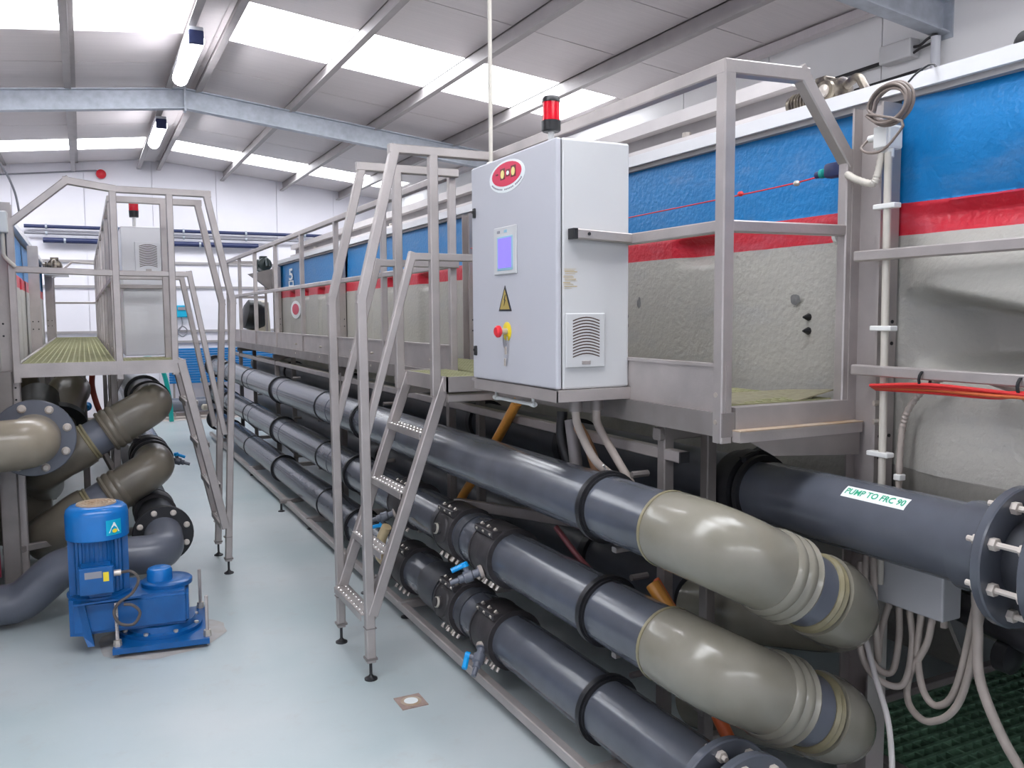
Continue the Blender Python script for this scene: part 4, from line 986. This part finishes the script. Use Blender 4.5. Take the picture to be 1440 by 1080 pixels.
# left rack
lr = thing('pipe_rack', 'steel support frame under the left walkway behind the blue pump', 'rack', (0, 7, 0))
for x, y in ((-.42, 5.62), (-.02, 6.62), (.16, 6.0), (-.02, 8.6), (.2, 8.6), (.2, 11), (-.3, 8.6), (-.3, 11)):
    MB().bar((x, y, .05), (x, y, 1.31), .045 if x > -.4 else .09).build('post', 'steel_dark', lr)
MB().bar((-.45, 6.62, .12), (.5, 6.62, .12), .05).build('foot_beam', 'steel_dark', lr)
MB().bar((-.45, 5.66, .30), (.0, 5.9, .30), .04).build('foot_beam', 'steel_dark', lr)
MB().bar((.16, 6.0, .62), (-.02, 6.62, .95), .035).build('brace', 'steel_dark', lr)
MB().bar((.1, 6.3, 1.0), (.22, 6.3, 1.25), .03).build('brace', 'steel', lr)
hose([(.05, 7.0, 1.28), (.04, 6.98, 1.15), (.07, 6.95, 1.0), (.12, 6.93, .88), (.17, 6.9, .8)], .02, mat('dull_red_hose', (.35, .05, .03), .4), 'dull red hose hanging under the left walkway', 'red_hose')
hose([(-.50, 5.55, 1.3), (-.49, 5.5, .9), (-.50, 5.5, .5), (-.5, 5.5, .2)], .03, mat('crimson_pipe', (.28, .02, .05), .4), 'dark crimson vertical pipe at the left frame edge', 'crimson_pipe', 'pipe')
jl = thing('junction_box', 'white junction box with bent conduit on the left tank column', 'box', (-.36, 5.62, 2.1))
MB().bbox(-.42, -.355, 5.58, 5.65, 2.13, 2.25, .008).build('body', 'white', jl)
MB().tube(fillet([(-.385, 5.61, 2.13), (-.385, 5.61, 2.00), (-.33, 5.61, 1.94)], .05), .012, 10).build('conduit', 'cream', jl)
hose([(-.42, 5.5, 2.52), (-.37, 5.6, 2.50), (-.32, 5.7, 2.38), (-.30, 5.75, 2.24)], .006, 'paleink', 'thin grey cable arching over the left tank rim', 'loose_cable', 'cable')
for i, (x, y, z) in enumerate(((-.15, 8.2, 1.12), (-.05, 8.9, 1.0), (-.1, 8.0, .86), (0, 9.4, .78))):
    pv = MB().lathe((x, y, z), (0, -1, 0), [(-.05, .04), (0, .045), (.03, .045), (.04, .03), (.1, .02)], 14)
    solo(pv, 'pipe_fitting', ['bolt', 'gear_green', 'white', 'blue_wall'][i], (x, y, z), ['metal', 'dark green', 'white', 'blue'][i]+' pipe fitting glimpsed under the left walkway', 'fitting')

# ---------------------------------------------------------------- blue pump on the floor
pm = thing('pump', 'blue electric pump with upright motor on the floor at lower left', 'pump', (.22, 4.65, 0))
PB = 'pump'
bs = MB().prism([(.06, 4.46, .02), (.50, 4.40, .02), (.545, 4.93, .02), (.12, 4.97, .02)], (0, 0, .028)).build('base_plate', PB, pm)
for (x, y, h) in ((.085, 4.50, .27), (.495, 4.44, .26), (.515, 4.90, .27), (.14, 4.93, .25)):
    r = MB().tube([(x, y, .0+.004*k) for k in range(int(h/.004))], [.0095 if k % 2 else .0075 for k in range(int(h/.004))], 8).build('threaded_rod', 'steel', bs)
    MB().hexa((x, y, .048), (0, 0, 1), .02, .018).hexa((x, y, .066), (0, 0, 1), .018, .014).build('nut', 'bolt', bs)
MB().lathe((.30, 4.69, .048), (0, 0, 1), [(0, .20), (.018, .20), (.022, .17), (.05, .165)], 40).build('lower_flange', PB, pm)
for k in range(8):
    a = k*math.pi/4+.3; MB().hexa((.30+math.cos(a)*.182, 4.69+math.sin(a)*.182, .066), (0, 0, 1), .012, .012).build('bolt', 'bolt', pm)
g = MB(); rot = math.radians(-6)
def R2(x, y, z): 
    dx, dy = x-.2, y-4.68; return (.2+dx*math.cos(rot)-dy*math.sin(rot), 4.68+dx*math.sin(rot)+dy*math.cos(rot), z)
bm = bmesh.new(); bmesh.ops.create_cube(bm, size=1)
for v in bm.verts:
    v.co = V(R2(.165+v.co.x*.54, 4.69+v.co.y*.30, .185+v.co.z*.17))
bmesh.ops.bevel(bm, geom=bm.edges[:], offset=.018, segments=3, affect='EDGES'); bm.verts.index_update()
g.add([v.co.copy() for v in bm.verts], [tuple(v.index for v in f.verts) for f in bm.faces]); bm.free()
g.build('gear_housing', PB, pm)
MB().prism([R2(-.11, 4.56, .10), R2(-.11, 4.56, .28), R2(-.04, 4.52, .28), R2(.0, 4.52, .05), R2(-.03, 4.52, .05), R2(-.05, 4.54, .10)], (0, .26, 0)).build('housing_skirt', PB, pm)
MB().lathe((.335, 4.71, .268), (0, 0, 1), [(0, .125), (.02, .125), (.028, .115), (.03, .07)], 36).build('cover_flange', PB, pm)
MB().lathe((.30, 4.70, .29), (0, 0, 1), [(0, .062), (.055, .062), (.068, .055), (.074, .038)], 28).build('bearing_cap', 'pump_lid', pm)
MB().box(-.10, .2, 4.52, 4.86, .268, .278).build('adapter_plate', PB, pm)
mc = (.02, 4.68)
mb = MB().lathe((*mc, .278), (0, 0, 1), [(0, .15), (.012, .15), (.014, .118), (.30, .118)], 32)
mb.build('motor_body', PB, pm)
fins = MB()
for k in range(36):
    a = 2*math.pi*k/36; c, s_ = math.cos(a), math.sin(a)
    fins.bar((mc[0]+c*.124, mc[1]+s_*.124, .30), (mc[0]+c*.124, mc[1]+s_*.124, .585), .016 if abs(math.sin(a*2)) > .9 else .006, .006)
fins.build('cooling_fins', PB, pm, kind='stuff')
MB().box(mc[0]-.135, mc[0]+.135, mc[1]-.05, mc[1]+.05, .29, .59).box(mc[0]-.05, mc[0]+.05, mc[1]-.13, mc[1]+.13, .29, .33).build('motor_ribs', PB, pm)
hd = MB().lathe((*mc, .565), (0, 0, 1), [(0, .142), (.003, .145), (.12, .145), (.145, .138), (.160, .12), (.163, .095)], 44).build('fan_cover', 'pump_lid', pm)
MB().lathe((*mc, .727), (0, 0, 1), [(0, .092), (.004, .092), (.0045, .05), (.004, .02)], 32).build('rusty_grille', 'rust', hd)
gm = MB()
for r_ in (.035, .055, .075, .09): gm.ring((*mc, .733), (0, 0, 1), r_-.004, r_, .004, 28)
for k in range(8): a = k*math.pi/4; gm.bar((mc[0], mc[1], .733), (mc[0]+math.cos(a)*.09, mc[1]+math.sin(a)*.09, .733), .004)
gm.build('grille_rings', 'rust', hd)
# sticker wrapped on the fan cover
def wrapm(cx, cy, r, a0, a1, z0, z1, n=6):
    vs = []
    for k in range(n+1):
        a = math.radians(a0+(a1-a0)*k/n)
        for z in (z0, z1): vs.append((cx+math.cos(a)*r, cy+math.sin(a)*r, z))
    return MB().add(vs, [(2*k, 2*k+1, 2*k+3, 2*k+2) for k in range(n)])
sk = wrapm(*mc, .1463, -75, -44, .59, .665).build('sticker', 'teal_label', hd)
def onm(da, z, r=.1472):
    a = math.radians(-59.5)+da/.146; return (mc[0]+math.cos(a)*r, mc[1]+math.sin(a)*r, z)
MB().add([onm(-.028, .602), onm(.028, .602), onm(.003, .652), onm(-.003, .652)], [(0, 1, 2, 3)]).build('sticker_triangle', 'label', sk)
MB().add([onm(-.008+.014*math.cos(k*math.pi/5)*1+.01, .610+.010*math.sin(k*math.pi/5), .148) for k in range(10)], [tuple(range(10))]).build('sticker_dot', 'yellow', sk)
jx = MB(); bm = bmesh.new(); bmesh.ops.create_cube(bm, size=1)
for v in bm.verts: v.co = V((.005+v.co.x*.155, 4.535+v.co.y*.09, .39+v.co.z*.14))
bmesh.ops.bevel(bm, geom=bm.edges[:], offset=.012, segments=2, affect='EDGES'); bm.verts.index_update()
jx.add([v.co.copy() for v in bm.verts], [tuple(v.index for v in f.verts) for f in bm.faces]); bm.free()
jx = jx.build('terminal_box', PB, pm)
MB().bbox(-.07, .08, 4.477, 4.491, .325, .458, .005).build('lid', PB, jx)
MB().box(-.045, .03, 4.4755, 4.4775, .405, .437).build('rating_plate', 'paleink', jx)
MB().box(.035, .06, 4.4755, 4.4775, .385, .43).build('yellow_tag', 'yellow', jx)
MB().cyl((.08, 4.53, .405), (.115, 4.53, .405), .016, 12).build('cable_gland', 'bolt', jx)
MB().tube(spline([(.115, 4.53, .405), (.16, 4.50, .41), (.19, 4.49, .37), (.16, 4.48, .31), (.10, 4.48, .27), (.075, 4.49, .22), (.10, 4.48, .165), (.16, 4.475, .155), (.19, 4.48, .205), (.16, 4.485, .245), (.12, 4.49, .255)], 7), .0075, 8).build('cable', 'taupe', jx)
stn = MB(); 
for (x, y, r) in ((.30, 4.66, .30),):
    n = 26; vs = [(x, y, .0012)]+[(x+math.cos(2*math.pi*k/n)*r*(1.02+.05*math.sin(k*1.3)), y+math.sin(2*math.pi*k/n)*r*(.97+.05*math.cos(k*1.7)), .0012) for k in range(n)]
    stn.add(vs, [(0, k+1, (k+1) % n+1) for k in range(n)])
stn.build('stain', mat('brownish_floor_stain', (.40, .36, .33), .6, 0, .25, 14, c2=(.46, .46, .46)), fl)

# floor drain
fd = thing('floor_drain', 'small square floor drain cover near the central ladder foot', 'drain', (1.188, 3.36, 0))
MB().box(1.13, 1.245, 3.30, 3.42, .0, .004).build('plate', 'dirt_pink', fd)
MB().lathe((1.188, 3.36, .004), (0, 0, 1), [(0, .045), (.002, .045), (.002, .03)], 24).build('rim', 'rust', fd)
MB().lathe((1.188, 3.36, .005), (0, 0, 1), [(0, .03), (.002, .03)], 24).build('cap', 'label', fd)

# ---------------------------------------------------------------- back wall equipment
for i, (z, r, m, a, b, lab) in enumerate(((3.07, .028, 'duct_blue', -.75, 4.4, 'uppermost thin dark blue pipe along the back wall'), (2.97, .022, 'paleink', -.75, 4.0, 'thin grey conduit between the two dark blue pipes on the back wall'), (2.86, .042, 'duct_blue', -.5, 2.75, 'lower thick dark blue pipe on the back wall'))):
    t = thing('wall_pipe', lab, 'pipe', ((a+b)/2, 15.2, z))
    MB().cyl((a, 15.2, z), (b, 15.2, z), r, 14).build('pipe', m, t)
    for x in [a+.3+k*1.0 for k in range(int(b-a-.3)+1)]:
        MB().ring((x, 15.2, z), (1, 0, 0), r*.9, r+.012, .03, 14).bar((x, 15.2, z), (x, 15.3, z), .02).build('bracket', 'galv', t)
al = thing('alarm_bell', 'round red alarm bell on the back wall above the left walkway', 'alarm', (.356, 15.2, 3.94))
MB().lathe((.356, 15.3, 3.93), (0, -1, 0), [(0, .03), (.03, .03), (.04, .075), (.07, .07), (.09, .03)], 24).build('bell', 'red', al)
MB().tube(fillet([(.356, 15.27, 3.96), (.28, 15.27, 3.985), (-1.5, 15.27, 3.78)], .05), .012, 8).build('conduit', 'paleink', al)
bb = thing('wall_meter', 'small bright blue meter box on the back wall', 'box', (1.47, 15.3, 1.75))
MB().bbox(1.37, 1.60, 15.2, 15.3, 1.65, 1.85, .015).build('body', 'teal_label', bb)
MB().box(1.42, 1.56, 15.19, 15.20, 1.77, 1.82).build('display', 'paleink', bb)
MB().tube(spline([(1.47, 15.24, 1.65), (1.48, 15.24, 1.52), (1.40, 15.24, 1.42), (1.48, 15.24, 1.33), (1.56, 15.24, 1.42), (1.48, 15.24, 1.5), (1.40, 15.24, 1.38)], 6), .01, 8).build('cable', 'paleink', bb)
# blue slatted crate/panel against the wall
bs = thing('blue_screen', 'blue horizontally ribbed sheet panel standing before the back wall', 'panel', (2.1, 15.1, 0))
for k in range(14):
    z = .56+k*.0415; MB().bbox(1.23, 3.2, 15.03, 15.06, z, z+.038, .006, 1).build('slat', 'blue_wall', bs)
for x in (1.3, 2.2, 3.1): MB().bar((x, 15.08, 0), (x, 15.08, 1.14), .035).build('support', 'steel', bs)
gp = thing('wall_pipe', 'grey horizontal pipe low in front of the back wall', 'pipe', (1.8, 14.8, .22))
MB().cyl((.5, 14.8, .23), (2.35, 14.8, .23), .11, 24).build('pipe', 'pvc_light', gp)
for x in (.8, 2.1): MB().bar((x, 14.8, 0), (x, 14.8, .15), .06).build('support', 'steel_dark', gp)
hose([(.62, 14.3, .55), (.68, 14.3, .92), (.82, 14.3, 1.02), (1.0, 14.3, .98), (1.10, 14.3, .75), (1.16, 14.3, .38), (1.18, 14.3, .02)], .035, 'teal', 'teal green hose arching near the back wall under the left cabinet', 'teal_hose')
# right tank, far end
ch = thing('drum_chute', 'black rounded chute with cream drum at the far end of the right tank', 'chute', (2.2, 11.3, 1.35))
MB().lathe((2.0, 12.35, 1.70), (1, .0, -.2), [(0, .12), (.04, .20), (.2, .22), (.3, .16)], 20).build('chute', 'rubber', ch)
MB().lathe((2.22, 12.4, 1.4), (0, 0, 1), [(0, .15), (.02, .16), (.45, .14), (.48, .10)], 20).build('drum', 'drum', ch)
MB().prism([(2.0, 11.8, 2.22), (2.34, 11.75, 2.30), (2.34, 11.75, 2.0), (2.28, 11.75, 2.0)], (0, .1, 0)).build('hood', 'steel_dark', ch)
# far column feet etc at the right rack end: vertical manifold
mf = thing('pipe_manifold', 'cluster of end caps and fittings where the right pipes end by the back wall', 'fitting', (1.6, 12.4, 0))
for z in levels.values(): MB().ring((PX, 12.36, z), (0, 1, 0), .06, PR+.04, .05, 28).build('end_flange', 'rubber', mf)
for z in (.42, .80): MB().lathe((1.48, 12.3, z), (-1, 0, 0), [(0, .04), (.06, .045), (.08, .02)], 12).build('fitting', 'drum', mf)

# ---------------------------------------------------------------- right wall services
eb = thing('electrical_box', 'white electrical box high on the right wall with cables entering', 'box', (4.98, 4.05, 3.38))
MB().bbox(4.95, 5.045, 3.99, 4.24, 3.335, 3.46, .01).build('body', 'cab2', eb)
for z, x in ((3.40, 0), (3.36, .02)):
    MB().tube(spline([(4.99, 4.0, z), (4.97, 3.93, z-.01+x), (4.98, 3.88, z+.02), (5.0, 3.85, z+.03)], 5), .009, 8).build('cable', 'black', eb)
cp = thing('cable_conduit', 'grey vertical conduit on the right wall below the rafter end', 'conduit', (5.0, 3.77, 3.2))
MB().cyl((4.99, 3.83, 2.9), (4.99, 3.83, 3.42), .03, 14).build('pipe', 'lampbody', cp)
MB().tube(spline([(4.99, 3.82, 3.41), (4.975, 3.85, 3.46), (4.97, 3.90, 3.50)], 5), .014, 8).tube(spline([(5.01, 3.84, 3.41), (5.0, 3.88, 3.46), (4.99, 3.95, 3.50)], 5), .014, 8).build('cable', 'black', cp)
for z, a, b, nm in ((3.37, 4.25, 6.3, 'upper'), (3.245, 3.95, 5.3, 'lower')):
    solo(MB().tube([(5.02, a, z+.0), (5.02, b, z-.02)], .014, 8), 'wall_cable', 'black', (5.02, a, z), nm+' dark cable running along the right wall from the electrical box', 'cable')
sp = thing('ceiling_spotlight', 'black round spotlight at the upper right frame edge', 'lamp', (4.9, 3.15, 3.3))
MB().cyl((4.9, 3.17, 3.22), (4.9, 3.17, 3.62), .012, 8).build('rod', 'black', sp)
MB().lathe((4.9, 3.20, 3.19), (-.6, -.8, -.1), [(0, .02), (.02, .05), (.07, .06), (.075, .045)], 18).build('head', 'black', sp)
# scuff marks (dirt) on the near panel
for (y, z, a, b) in ((2.36, 1.70, .030, .024), (3.35, 1.70, .016, .03)):
    blob(y, z, a, b, rt).build('scuff', 'smudge', rt)

for o in bpy.data.objects:
    if '_o' in o: del o['_o']
